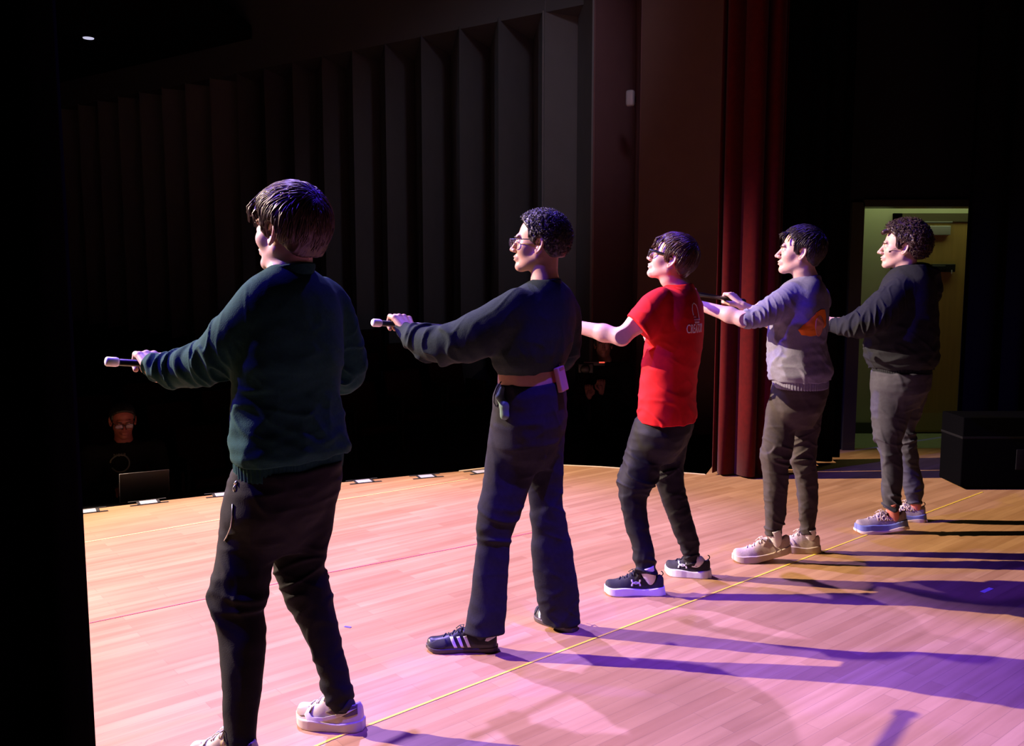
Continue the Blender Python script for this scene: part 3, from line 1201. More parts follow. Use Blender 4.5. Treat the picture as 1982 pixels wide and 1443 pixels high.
def hand_prims(O, rod, fwd, curl=1.0, s=1.0, point=False):
    """grip round a bar at O: rod -> thumb side, fwd = away from the wrist. returns (a,b,ra,rb) list and the wrist point"""
    X = np.asarray(rod, float) / np.linalg.norm(rod)
    Y = np.asarray(fwd, float)
    Y = Y - X * (Y @ X)
    Y /= np.linalg.norm(Y)
    Z = np.cross(X, Y)
    if Z[2] < 0:
        Z = -Z

    def w(x, y, z):
        return np.asarray(O) + (X * x + Y * y + Z * z) * s
    L = []
    lens = [0.92, 1.02, 1.0, 0.84]       # little .. index arranged along the bar
    xs = [-0.032, -0.011, 0.010, 0.031]
    wr = w(0.0, -0.088, 0.002)
    for i, x in enumerate(xs):
        k = lens[i]
        ky = -0.004 + (0.004 if i in (1, 2) else 0)
        kz = 0.027 + (0.003 if i in (1, 2) else -0.001)
        K = w(x, ky, kz)
        L.append((w(x * 0.55, -0.072, 0.006), K, 0.0150 * s, 0.0112 * s))
        if point and i == 3:
            A = w(x + 0.004, 0.036, 0.024)
            B = w(x + 0.006, 0.060, 0.016)
            Cc = w(x + 0.006, 0.074, 0.006)
        else:
            A = w(x, 0.027 * k, 0.018)
            B = w(x, 0.025 * k, -0.012)
            Cc = w(x, 0.002, -0.021)
        L.append((K, A, 0.0104 * s, 0.0094 * s))
        L.append((A, B, 0.0094 * s, 0.0086 * s))
        L.append((B, Cc, 0.0086 * s, 0.0076 * s))
    L.append((w(0.012, -0.070, -0.002), w(0.044, -0.040, -0.010), 0.0150 * s, 0.0125 * s))
    L.append((w(0.044, -0.040, -0.010), w(0.050, -0.012, -0.016), 0.0115 * s, 0.0100 * s))
    L.append((w(0.050, -0.012, -0.016), w(0.036, 0.010, -0.024), 0.0098 * s, 0.0080 * s))
    L.append((w(-0.008, -0.066, -0.004), w(0.0, -0.030, -0.002), 0.0150 * s, 0.0130 * s))
    L.append((wr, w(0, -0.066, 0.004), 0.0235 * s, 0.0200 * s))
    return L, wr


def hand_sdf(P, prims):
    fing = None
    palm = None
    for i, (a, b, ra, rb) in enumerate(prims):
        d, _ = seg(P, a, b, ra, rb)
        if i in (0, 4, 8, 12, 16, 19, 20):
            palm = d if palm is None else smin(palm, d, 0.010)
        else:
            fing = d if fing is None else smin(fing, d, 0.0022)
    return smin(fing, palm, 0.005)


# -------- shoes
SH_T = [0, .05, .15, .28, .38, .45, .55, .68, .82, .93, .98, 1]
SH_Z = [.058, .076, .074, .070, .086, .092, .080, .060, .049, .042, .034, .018]
SH_TW = [0, .012, .04, .09, .18, .35, .5, .62, .74, .84, .90, .94, .97, .99, 1]
SH_W = [.013, .020, .0265, .031, .0335, .034, .037, .043, .0460, .0440, .0395, .0335, .026, .016, .004]


def _smooth_tab(T, W):
    t = np.linspace(0, 1, 121)
    w_ = np.interp(t, T, W)
    k = np.hanning(11)[1:-1]
    k /= k.sum()
    p = np.concatenate([np.repeat(w_[:1], 4), w_, np.repeat(w_[-1:], 4)])
    return t, np.convolve(p, k, 'valid')


SH_T, SH_Z = _smooth_tab(SH_T, SH_Z)
SH_TW, SH_W = _smooth_tab(SH_TW, SH_W)


class Shoe:
    def __init__(s, heel, toe, lift=0.0, sole=0.026, top=1.0, flare=0.0, side=1):
        s.h = np.asarray(heel, float)
        t = np.asarray(toe, float)
        v = t - s.h
        v[2] = 0
        s.L = np.linalg.norm(v)
        X = v / s.L
        s.R = np.stack([X, np.array([-X[1], X[0], 0]), np.array([0, 0, 1.0])], 1)
        s.h[2] = 0.0
        s.lift, s.sole_t, s.top, s.flare, s.side = lift, sole, top, flare, side

    def bendz(s, x):
        g = np.clip((0.62 - x / s.L) / 0.62, 0, 1)
        return s.lift * g ** 1.1 + 0.012 * np.clip((x / s.L - 0.8) / 0.2, 0, 1) ** 2

    def W(s, V):
        V = np.asarray(V, float).reshape(-1, 3).copy()
        V[:, 2] += s.bendz(V[:, 0])
        return s.h + V @ s.R.T

    def wid(s, x):
        return np.interp(x / s.L, SH_TW, SH_W)

    def mid(s, x):
        return 0.006 * np.sin(np.clip(x / s.L, 0, 1) * 3.14 * 1.2) * s.side

    def upper(s, Q):
        x = Q[:, 0]
        t = x / s.L
        w = s.wid(x) * 0.97 + 1e-4
        tp = np.interp(t, SH_T, SH_Z) * s.top + s.sole_t * 0.6
        y = Q[:, 1] - s.mid(x)
        nar = 1 - 0.28 * np.clip((Q[:, 2] - 0.03) / 0.06, 0, 1)
        q = ((np.abs(y) / (w * nar)) ** 2.4 + (np.maximum(Q[:, 2], 0) / tp) ** 2.8) ** (1 / 2.6)
        d = (q - 1) * np.minimum(w, tp) * 0.8
        d = smax(d, -x, 0.004)
        d = smax(d, x - s.L, 0.004)
        d = smax(d, s.sole_t * 0.5 - Q[:, 2], 0.003)
        op = ell(Q, (0.25 * s.L, 0, 0.108 * s.top), (0.046, 0.0205, 0.040))
        d = smax(d, -op, 0.005)
        # tongue
        tg, _ = seg(Q * np.array([1, 0.55, 1]), (0.47 * s.L, 0, 0.078 * s.top), (0.40 * s.L, 0, 0.104 * s.top), 0.009, 0.006)
        return smin(d, tg, 0.006)

    def sole(s, Q):
        x = Q[:, 0]
        fl = s.flare * np.clip(1 - Q[:, 2] / s.sole_t, 0, 1)
        w = s.wid(x) + 0.003 + fl
        y = np.abs(Q[:, 1] - s.mid(x)) - w
        d = y * 0.8
        d = smax(d, -0.004 - fl - x, 0.005)
        d = smax(d, x - s.L - 0.004, 0.005)
        ztop = s.sole_t * (1.0 + 0.25 * np.clip(0.3 - x / s.L, 0, 1) + 0.1 * np.cos(x / s.L * 9))
        d = smax(d, Q[:, 2] - ztop, 0.004)
        return smax(d, -Q[:, 2], 0.004)


def make_shoe(root, S, mu, ms, ml, name='shoe', laces=True, h=0.0028):
    Vu, Fu = surf(S.upper, (-0.01, -0.062, 0.0), (S.L + 0.012, 0.062, 0.14), h)
    Vw = S.W(Vu)
    so = put(name, Vw, Fu, mu, root)
    Vs, Fs = surf(S.sole, (-0.02, -0.07, -0.01), (S.L + 0.016, 0.07, 0.07), h)
    put('sole', S.W(Vs), Fs, ms, root, so)
    if laces:
        P = []
        bvh = BVHTree.FromPolygons([tuple(v) for v in Vu], [tuple(int(i) for i in f) for f in Fu])

        def top(x, y):
            hit = bvh.ray_cast(Vector((x, y, 0.3)), Vector((0, 0, -1)))[0]
            return np.array([x, y, (hit.z if hit else 0.06) + 0.0022])
        L = S.L
        for i in range(5):
            x = L * (0.50 + 0.062 * i)
            hw = 0.017 - 0.001 * i
            c = float(S.mid(x))
            P.append(tube([top(x + 0.004 * ((-1) ** i) * (k - 2) / 2, c + hw * (k - 2) / 2) for k in range(5)], 0.0026, 6))
        for sg in (-1, 1):
            b = top(L * 0.49, 0)
            P.append(tube([b, b + np.array([-0.004, sg * 0.012, 0.010]), b + np.array([0.012, sg * 0.026, 0.002]), b + np.array([0.010, sg * 0.012, 0.002]), b], 0.0018, 6))
            P.append(tube([b, b + np.array([0.012, sg * 0.014, 0.006]), b + np.array([0.028, sg * 0.024, -0.010])], 0.0018, 6))
        V, F = merge(*P)
        put('laces', S.W(V), F, ml, root, so)
    return so, (Vw, Fu)


def loop_tab(root, parent, S, m, x=0.012, z=0.075, r=0.012):
    pts = [np.array([x - abs(math.sin(a)) * r * 0.9, 0, z + (1 - math.cos(a)) * r * 0.9]) for a in np.linspace(0.1, math.pi - 0.1, 7)]
    v, f = tube([p + np.array([0.002, 0, 0]) for p in pts], 0.0024, 6)
    put('pull_tab', S.W(v), f, m, root, parent)


# -------- garments
def interp_rows(rows, Yf):
    out = []
    for v, uL, uR in rows:
        out.append((v, uL, uR, Yf(v)))
    return out


def leg_loft(rows, Y0, v0, Y1, v1, ratio=1.0):
    R = []
    for v, uL, uR in rows:
        t = min(max((v - v0) / (v1 - v0), 0), 1)
        Y = Y0 + (Y1 - Y0) * t
        c = U((uL + uR) / 2, v, Y)
        a = px((uR - uL) / 2, c)
        R.append((c[2], c[0], c[1], a, a * ratio))
    return Loft(R, (1, 0), 2.2)


def torso_loft(rows, Y, az, k, pw=2.25):
    F = azv(az)
    S = np.array([F[1], -F[0], 0])
    R = []
    for r in rows:
        v, uL, uR = r[:3]
        y = Y + (r[3] if len(r) > 3 else 0)
        c = U((uL + uR) / 2, v, y)
        s = px((uR - uL) / 2, c)
        vd = c[:2] - CAM[:2]
        vd /= np.linalg.norm(vd)
        n = np.array([vd[1], -vd[0]])
        a = s / math.sqrt((S[:2] @ n) ** 2 + (k * (F[:2] @ n)) ** 2)
        R.append((c[2], c[0], c[1], a, a * k))
    return Loft(R, S[:2], pw)


def chain_pts(rows):
    P = [U(u, v, Y) for u, v, Y, r in rows]
    return P, [px(r[3], p) for r, p in zip(rows, P)]


def spline(P, R, n=4):
    P = [np.asarray(p) for p in P]
    op, orr = [], []
    for i in range(len(P) - 1):
        p0 = P[max(i - 1, 0)]
        p1, p2 = P[i], P[i + 1]
        p3 = P[min(i + 2, len(P) - 1)]
        for j in range(n):
            t = j / n
            op.append(0.5 * (2 * p1 + (p2 - p0) * t + (2 * p0 - 5 * p1 + 4 * p2 - p3) * t * t + (3 * p1 - p0 - 3 * p2 + p3) * t ** 3))
            orr.append(R[i] + (R[i + 1] - R[i]) * t)
    op.append(P[-1])
    orr.append(R[-1])
    return op, orr


def crease(P, f, seed, ax, s, wd=0.17):
    """irregular crests running across the axis"""
    ax = np.asarray(ax, float)
    ax = ax / np.linalg.norm(ax)
    Q = P + np.outer(P @ ax * (s - 1), ax)
    n = noise(Q, f, seed)
    m = noise(P, 3.0, seed + 9)
    return 0.35 - np.exp(-(n / wd) ** 2) * (0.65 + 0.9 * np.clip(m, -0.4, 0.6))


def sleeve_fold(amp, per, seed, lo=0.15, hi=1.0, ax=(0.7, 0.2, 0.5)):
    def f(t, s, P):
        w = (0.25 + 0.75 * np.clip((t - lo) / 0.15, 0, 1)) * np.clip((hi - t) / 0.08, 0, 1)
        return amp * w * 1.25 * crease(P, 0.19 / per, seed, ax, 2.6)
    return f


def drape_fold(P, amp, seed, zs=None, f=7):
    """long soft creases"""
    n = noise(P, f, seed, (0.7, 0.7, 1.0))
    m = noise(P, f * 1.9, seed + 3, (0.8, 0.8, 1.2))
    d = amp * (np.abs(n) * 1.6 - 0.6) + amp * 0.45 * m
    d = d + amp * 0.75 * crease(P, 2.6, seed + 1, (0.5, 0.2, 0.85), 2.2)
    if zs is not None:
        z0, z1 = zs
        d = d * np.clip((z1 - P[:, 2]) / (z1 - z0), 0.25, 1.2)
    return d


def ring_of(loft, z, grow, thick, hgt, nm, m, root, parent, drop=0, rib=0.0, n=96):
    """ribbed band following a loft section"""
    V, F = [], []
    cols = 7
    for i in range(n):
        a = 2 * math.pi * i / n
        for j in range(cols):
            t = j / (cols - 1)
            zz = z - hgt * t
            cx, cy, A, B = (np.interp(zz, loft.z, loft.T[:, q]) for q in range(4))
            g = grow + thick * math.sin(math.pi * min(max(t, 0.0), 1)) - (0.006 if j in (0, cols - 1) else 0)
            g += rib * math.sin(a * 60)
            ca, sa = math.cos(a), math.sin(a)
            k = (abs(ca) ** loft.pw + abs(sa) ** loft.pw) ** (-1 / loft.pw)
            q = loft.ax * ((A + g) * ca * k) + loft.ay * ((B + g) * sa * k)
            V.append((cx + q[0], cy + q[1], zz))
    for i in range(n):
        for j in range(cols - 1):
            a, b = i * cols + j, ((i + 1) % n) * cols + j
            F.append((a, a + 1, b + 1, b))
    return put(nm, V, F, m, root, parent, solid=0.003)


def collar_ring(c, nrm, rx, ry, ax, r, nm, m, root, parent, tilt=0):
    nrm = np.asarray(nrm, float)
    nrm /= np.linalg.norm(nrm)
    ax = np.asarray(ax, float)
    ax -= nrm * (ax @ nrm)
    ax /= np.linalg.norm(ax)
    ay = np.cross(nrm, ax)
    pts = [np.asarray(c) + ax * rx * math.cos(a) + ay * ry * math.sin(a) for a in np.linspace(0, 2 * math.pi, 40)[:-1]]
    v, f = tube(pts, r, 8, closed=True)
    v = np.array(v)
    q = (v - np.asarray(c)) @ nrm
    v += np.outer(q * 0.9, nrm)
    return put(nm, v, f, m, root, parent)


def glasses(root, H, m, ml, kx=0.024, kz=0.016, r=0.0018, temple=0.0022, zc=0.010, thick=1.0):
    P = []
    for sg in (-1, 1):
        c = np.array([0.110, sg * 0.033, zc])
        rim = []
        for a in np.linspace(0, 2 * math.pi, 25)[:-1]:
            ca, sa = math.cos(a), math.sin(a)
            y = sg * (abs(ca) ** 0.7) * np.sign(ca) * kx
            z = (abs(sa) ** 0.8) * np.sign(sa) * kz
            rim.append(c + np.array([-abs(y) * 0.18 * (1 if ca > 0 else 0), y, z]))
        P.append(tube(rim, r, 6, True))
        h = np.array([0.103, sg * 0.058, zc + kz * 0.75])
        P.append(tube([h + np.array([0.004, -sg * 0.003, 0]), h, (0.060, sg * 0.072, zc + kz * .75), (0.0, sg * 0.080, 0.020), (-0.018, sg * 0.080, 0.016), (-0.030, sg * 0.078, 0.0)], [temple * thick] * 4 + [temple, temple * 0.7], 6))
    P.append(tube([(0.113, -0.010, zc + 0.004), (0.116, 0, zc + 0.006), (0.113, 0.010, zc + 0.004)], r, 6))
    V, F = merge(*P)
    g = put('glasses', H.W(np.array(V)), F, m, root)
    for sg in (-1, 1):
        c = np.array([0.110, sg * 0.033, zc])
        vs = [c]
        for a in np.linspace(0, 2 * math.pi, 21)[:-1]:
            ca, sa = math.cos(a), math.sin(a)
            vs.append(c + np.array([0, sg * (abs(ca) ** 0.7) * np.sign(ca) * kx, (abs(sa) ** 0.8) * np.sign(sa) * kz]))
        fs = [(0, i, i % 20 + 1) for i in range(1, 21)]
        put('lens', H.W(np.array(vs)), fs, ml, root, g, solid=0.001)
    return g


def eyes(root, H, mw, md):
    for sg in (-1, 1):
        c = H.W(np.array([0.0755, sg * 0.0315, 0.012]))
        bm = bmesh.new()
        bmesh.ops.create_uvsphere(bm, u_segments=16, v_segments=10, radius=0.0118 * H.s)
        V = [np.array(v.co) + c for v in bm.verts]
        F = [tuple(v.index for v in f.verts) for f in bm.faces]
        V = [q - H.R[:, 0] * 0.0022 for q in V]
        e = put('eye', V, F, mw, root)
        c2 = H.W(np.array([0.0835, sg * 0.0315, 0.012]))
        V = [np.array(v.co) * 0.42 + c2 - H.R[:, 0] * 0.0022 for v in bm.verts]
        put('pupil', V, F, md, root, e)
        bm.free()
    for sg in (-1, 1):
        pts = [(0.093, sg * 0.014, 0.028), (0.0945, sg * 0.026, 0.033), (0.088, sg * 0.040, 0.033), (0.077, sg * 0.050, 0.029)]
        v, f = tube([H.W(np.array(p)) for p in pts], [0.0022, 0.003, 0.0026, 0.0012], 6)
        put('eyebrow', v, f, md, root)


def cane(name, A, B, label, tips=(True, True), mb=None, mt=None):
    A, B = np.asarray(A), np.asarray(B)
    root = empty(name, (A + B) / 2, label, 'cane')
    d = (B - A) / np.linalg.norm(B - A)
    v, f = tube([A + d * 0.02, B - d * 0.02], 0.0115, 16)
    put('shaft', v, f, mb, root)
    for P, s in ((A, 1), (B, -1)):
        v, f = tube([P, P + d * s * 0.002, P + d * s * 0.006, P + d * s * 0.034, P + d * s * 0.040, P + d * s * 0.042],
                    [0.007, 0.0125, 0.0155, 0.0155, 0.0135, 0.010], 20)
        put('tip', v, f, mt, root)
    return root


# ---------------------------------------------------------------- shared materials
SKIN = mat('fair_skin', (0.62, 0.40, 0.325), 0.5, spec=0.4, var=0.05, vscale=60, bump=0.08, bscale=350, sss=0.15)
SKIN2 = mat('tan_skin', (0.52, 0.30, 0.20), 0.48, spec=0.4, var=0.05, vscale=60, bump=0.08, bscale=350, sss=0.12)
EYEW = mat('eye_white', (0.8, 0.78, 0.75), 0.2)
EYED = mat('eye_dark', (0.02, 0.012, 0.01), 0.15)
BLK = mat('black_metal', (0.004, 0.004, 0.005), 0.35)
LENS = mat('clear_lens', (0.6, 0.55, 0.7), 0.05, alpha=0.22)
RUB = mat('black_rubber', (0.015, 0.015, 0.015), 0.6)
CANEB = mat('black_lacquer', (0.012, 0.011, 0.012), 0.3)
CANET = mat('white_cane_tip', (0.85, 0.82, 0.80), 0.4)
WHT = mat('white_print', (0.85, 0.83, 0.82), 0.7)


def build(sp):
    Y = sp['Y']
    feet = sp['feet']
    base = (feet[0].h + feet[1].h) / 2
    root = empty('person', (base[0], base[1], 0), sp['label'], 'person')
    H = sp['head']
    az = sp['az']
    TL = torso_loft(sp['torso'], Y, az, sp.get('k', 0.66))
    skin = sp['skin']
    # ---- body
    nb = sp['neck']
    nr = sp.get('neck_r', 0.054)
    hands = []
    armP = []
    for side in ('L', 'R'):
        if side not in sp['arms']:
            continue
        a = sp['arms'][side]
        pr, wr = hand_prims(a['hand'], a['rod'], a['fwd'], s=a.get('s', 1.0), point=a.get('point', False))
        c = np.mean([p[0] for p in pr], 0)
        hands.append((pr, c))
        sh, el = a['sh'], a['el']
        armP.append(([sh, sh + (el - sh) * 0.5, el, el + (wr - el) * 0.3, wr], [0.050, 0.044, 0.037, 0.038, 0.0235], a))
    n0 = H.W(np.array([-0.030, 0, -0.030]))
    nmid = H.W(np.array([-0.022, 0, -0.085]))
    ext = sp.get('bare', None)
    BL = torso_loft(ext, Y, az, 0.70) if ext else None

    def neckf(P):
        return chain(P, [n0, nmid, nb, nb + (nb - nmid) * 0.5], [nr * 0.95, nr * 0.90, nr * 0.98, nr * 1.1], 0.02)

    def body(P):
        d = TL(P, -0.028)
        nk = neckf(P)
        nk = smin(nk, d, 0.014)
        hd = cull(P, H.W(np.array([0.0, 0, 0.0])), 0.165 * H.s, H.sdf)
        d = smin(hd, nk, 0.018)
        for pts, rad, a in armP:
            d = smin(d, chain(P, pts, rad, 0.02), 0.012)
        for pr, c in hands:
            d = smin(d, cull(P, c, 0.13, lambda Q, pr=pr: hand_sdf(Q, pr)), 0.006)
        if BL is not None:
            d = smin(d, BL(P), 0.02)
        return d
    pts = [H.W(np.array([0.13, 0, 0.14])), H.W(np.array([-0.13, 0, 0.14])), H.W(np.array([0.0, .1, 0])), H.W(np.array([0.0, -.1, 0])), H.W(np.array([0.12, 0, -0.1]))]
    for pr, c in hands:
        pts += [p[1] for p in pr] + [p[0] for p in pr]
    for p_, r_, _ in armP:
        pts += list(p_)
    pts += [(TL.T[:, 0].min() - .2, TL.T[:, 1].min() - .15, TL.z1), (TL.T[:, 0].max() + .2, TL.T[:, 1].max() + .15, TL.z0 - 0.03)]
    if BL is not None:
        pts.append((TL.T[0, 0], TL.T[0, 1], BL.z0))
    lo, hi = bounds(pts, 0.03)
    V, F = surf(body, lo, hi, 0.0032, 6)
    bd = put('body', V, F, skin, root)
    eyes(root, H, EYEW, sp.get('hairm'))
    # ---- hair
    st = sp['hair']
    hf = lambda P: H.hair(P, st)
    c = H.W(np.array([-0.015, 0, 0.03]))
    V, F = surf(hf, c - 0.17 * H.s, c + 0.17 * H.s, 0.0034, 5)
    rnd = np.random.RandomState(sp.get('seed', 1))
    V2, F2 = strands(H, st, rnd, st.get('n', 700), st.get('len', 0.05), st.get('r', 0.0024), st.get('curl', False))
    VV = np.concatenate([V, V2]) if len(V2) else V
    FF = [tuple(int(i) for i in f) for f in F] + [tuple(i + len(V) for i in f) for f in F2]
    put('hair', VV, FF, sp['hairm'], root)
    # ---- top
    tp = sp['top']
    sl = []
    for rows, (amp, per, sd, lo_) in tp['sleeves']:
        Pn, Rn = chain_pts(rows)
        Pn, Rn = spline(Pn, Rn, 3)
        dv = Pn[-1] - Pn[0]
        dv = dv + np.array([0, 0, 0.35]) * np.linalg.norm(dv)
        sl.append((Pn, Rn, sleeve_fold(amp, per, sd, lo_, tp.get('hi', 1.05), dv)))
    z0, z1 = TL.z0, TL.z1
    extra = tp.get('extra')

    def topf(P):
        d = TL(P) + drape_fold(P, tp.get('amp', 0.007), sp.get('seed', 1), (z0, z1 - 0.05), tp.get('ff', 5))
        for Pn, Rn, ff in sl:
            d = smin(d, chain(P, Pn, Rn, 0.012, ff), tp.get('kk', 0.022))
        if extra:
            d = extra(P, d)
        for cpt, cn in tp.get('cut', []):
            near = np.linalg.norm(P - cpt, axis=1) < tp.get('cutr', 0.13)
            d = np.where(near, smax(d, (P - cpt) @ cn, 0.004), d)
        return d
    pts = [(TL.T[:, 0].min() - .30, TL.T[:, 1].min() - .25, z1), (TL.T[:, 0].max() + .30, TL.T[:, 1].max() + .25, z0)]
    for Pn, Rn, _ in sl:
        pts += list(Pn)
    pts += tp.get('bpts', [])
    lo, hi = bounds(pts, 0.07)
    tV, tF = surf(topf, lo, hi, tp.get('h', 0.0048), 5)
    top = put(tp['name'], tV, tF, tp['mat'], root)
    if 'collar' in tp:
        cc = tp['collar']
        cn = np.asarray(cc[1], float) / np.linalg.norm(cc[1])

        def colf(P):
            q = (P - cc[0]) @ cn
            return smax(neckf(P) - cc[4] * 1.1, np.abs(q + 0.011) - 0.018, 0.006)
        V, F = surf(colf, np.asarray(cc[0]) - 0.12, np.asarray(cc[0]) + 0.12, 0.003, 5)
        put('collar', V, F, tp['mat'], root, top)
    for (cp, cdn, r, L) in tp.get('cuffs', []):
        cdn = cdn / np.linalg.norm(cdn)
        v, f = tube([cp + cdn * L * q for q in (0, 0.04, 0.2, 0.5, 0.8, 0.96, 1)], [r * 0.7, r * 0.97, r * 1.04, r * 1.06, r * 1.02, r * 0.95, r * 0.7], 28)
        put('cuff', v, f, tp['mat'], root, top)
    if 'band' in tp:
        WL = torso_loft(tp['band'], Y, az, sp.get('k', 0.66))
        f0 = lambda P: WL(P) + 0.0015 * np.sin(np.arctan2(P[:, 1] - Y, P[:, 0] - TL.T[0, 0]) * 90)
        lo, hi = bounds([(WL.T[:, 0].min() - .3, WL.T[:, 1].min() - .3, WL.z0), (WL.T[:, 0].max() + .3, WL.T[:, 1].max() + .3, WL.z1)], 0.03)
        V, F = surf(f0, lo, hi, 0.0048, 5)
        put('waistband', V, F, tp['mat'], root, top)
    # ---- trousers
    tr = sp['trousers']
    PL = torso_loft(tr['pelvis'], Y, az, tr.get('k', 0.8))
    vp = tr['split']
    LL = leg_loft(tr['L'], Y - 0.05, vp, feet[0].h[1] + tr.get('dyL', 0.0), tr['L'][-1][0], tr.get('ratio', 0.78))
    RL = leg_loft(tr['R'], Y + 0.06, vp, feet[1].h[1] + tr.get('dyR', 0.0), tr['R'][-1][0], tr.get('ratio', 0.78))
    amp = tr.get('amp', 0.006)
    zk = tr['knee']
    zb = LL.z0

    def lf(P, Lf, sd):
        z = P[:, 2]
        k = np.exp(-((z - zk) / 0.09) ** 2) + tr.get('ank', 1.0) * np.exp(-((z - Lf.z0 - 0.03) / 0.07) ** 2) + 0.25
        sx = 0.45 if sd == 2 else -0.45
        return Lf(P) + amp * 1.4 * k * crease(P, 0.16 / tr.get('per', 0.055), sd, (sx, 0.1, 0.9), 2.4) + drape_fold(P, amp * 0.7, sd + 5, None, 4)

    def trf(P):
        d = smin(lf(P, LL, 2), lf(P, RL, 6), tr.get('kk', 0.008))
        p = PL(P) + drape_fold(P, amp * 0.6, 9, None, 5)
        return smin(d, p, 0.025)
    lo, hi = bounds([(q.T[:, 0].min() - .15, q.T[:, 1].min() - .15, q.z0) for q in (PL, LL, RL)] + [(q.T[:, 0].max() + .15, q.T[:, 1].max() + .15, q.z1) for q in (PL, LL, RL)], 0.04)
    lo[2] = max(lo[2], 0.01)
    trV, trF = surf(trf, lo, hi, 0.0050, 5)
    tro = put('trousers', trV, trF, tr['mat'], root)
    # ---- shoes
    res = []
    for i, S in enumerate(feet):
        so, mesh = make_shoe(root, S, sp['shoe'][0], sp['shoe'][1], sp['shoe'][2], laces=True)
        a = S.W([[0.23 * S.L, 0, 0.02]])[0]
        Lf = (LL, RL)[i]
        zt = Lf.z0 + 0.03
        b = np.array([Lf.T[2, 0], Lf.T[2, 1], zt])
        a2 = a.copy()
        a2[2] += 0.05
        a[2] += 0.02
        v, f = tube(*spline([a, a2, (a2 + b) / 2, b], [0.020, 0.027, 0.033, 0.034], 4), 20)
        put('sock', v, f, sp['sock'], root)
        res.append((so, mesh, S))
    return dict(root=root, H=H, top=top, topm=(tV, tF), tro=tro, trom=(trV, trF), shoes=res, TL=TL, PL=PL, LL=LL, RL=RL)


def shoes(spec):
    return [Shoe(G(*a[0]), G(*a[1]), **a[2]) for a in spec]


# ================================================================= person in the dark green sweatshirt (nearest)
def rodp(A, B, dist):
    d = (B - A) / np.linalg.norm(B - A)
    return A + d * dist, d


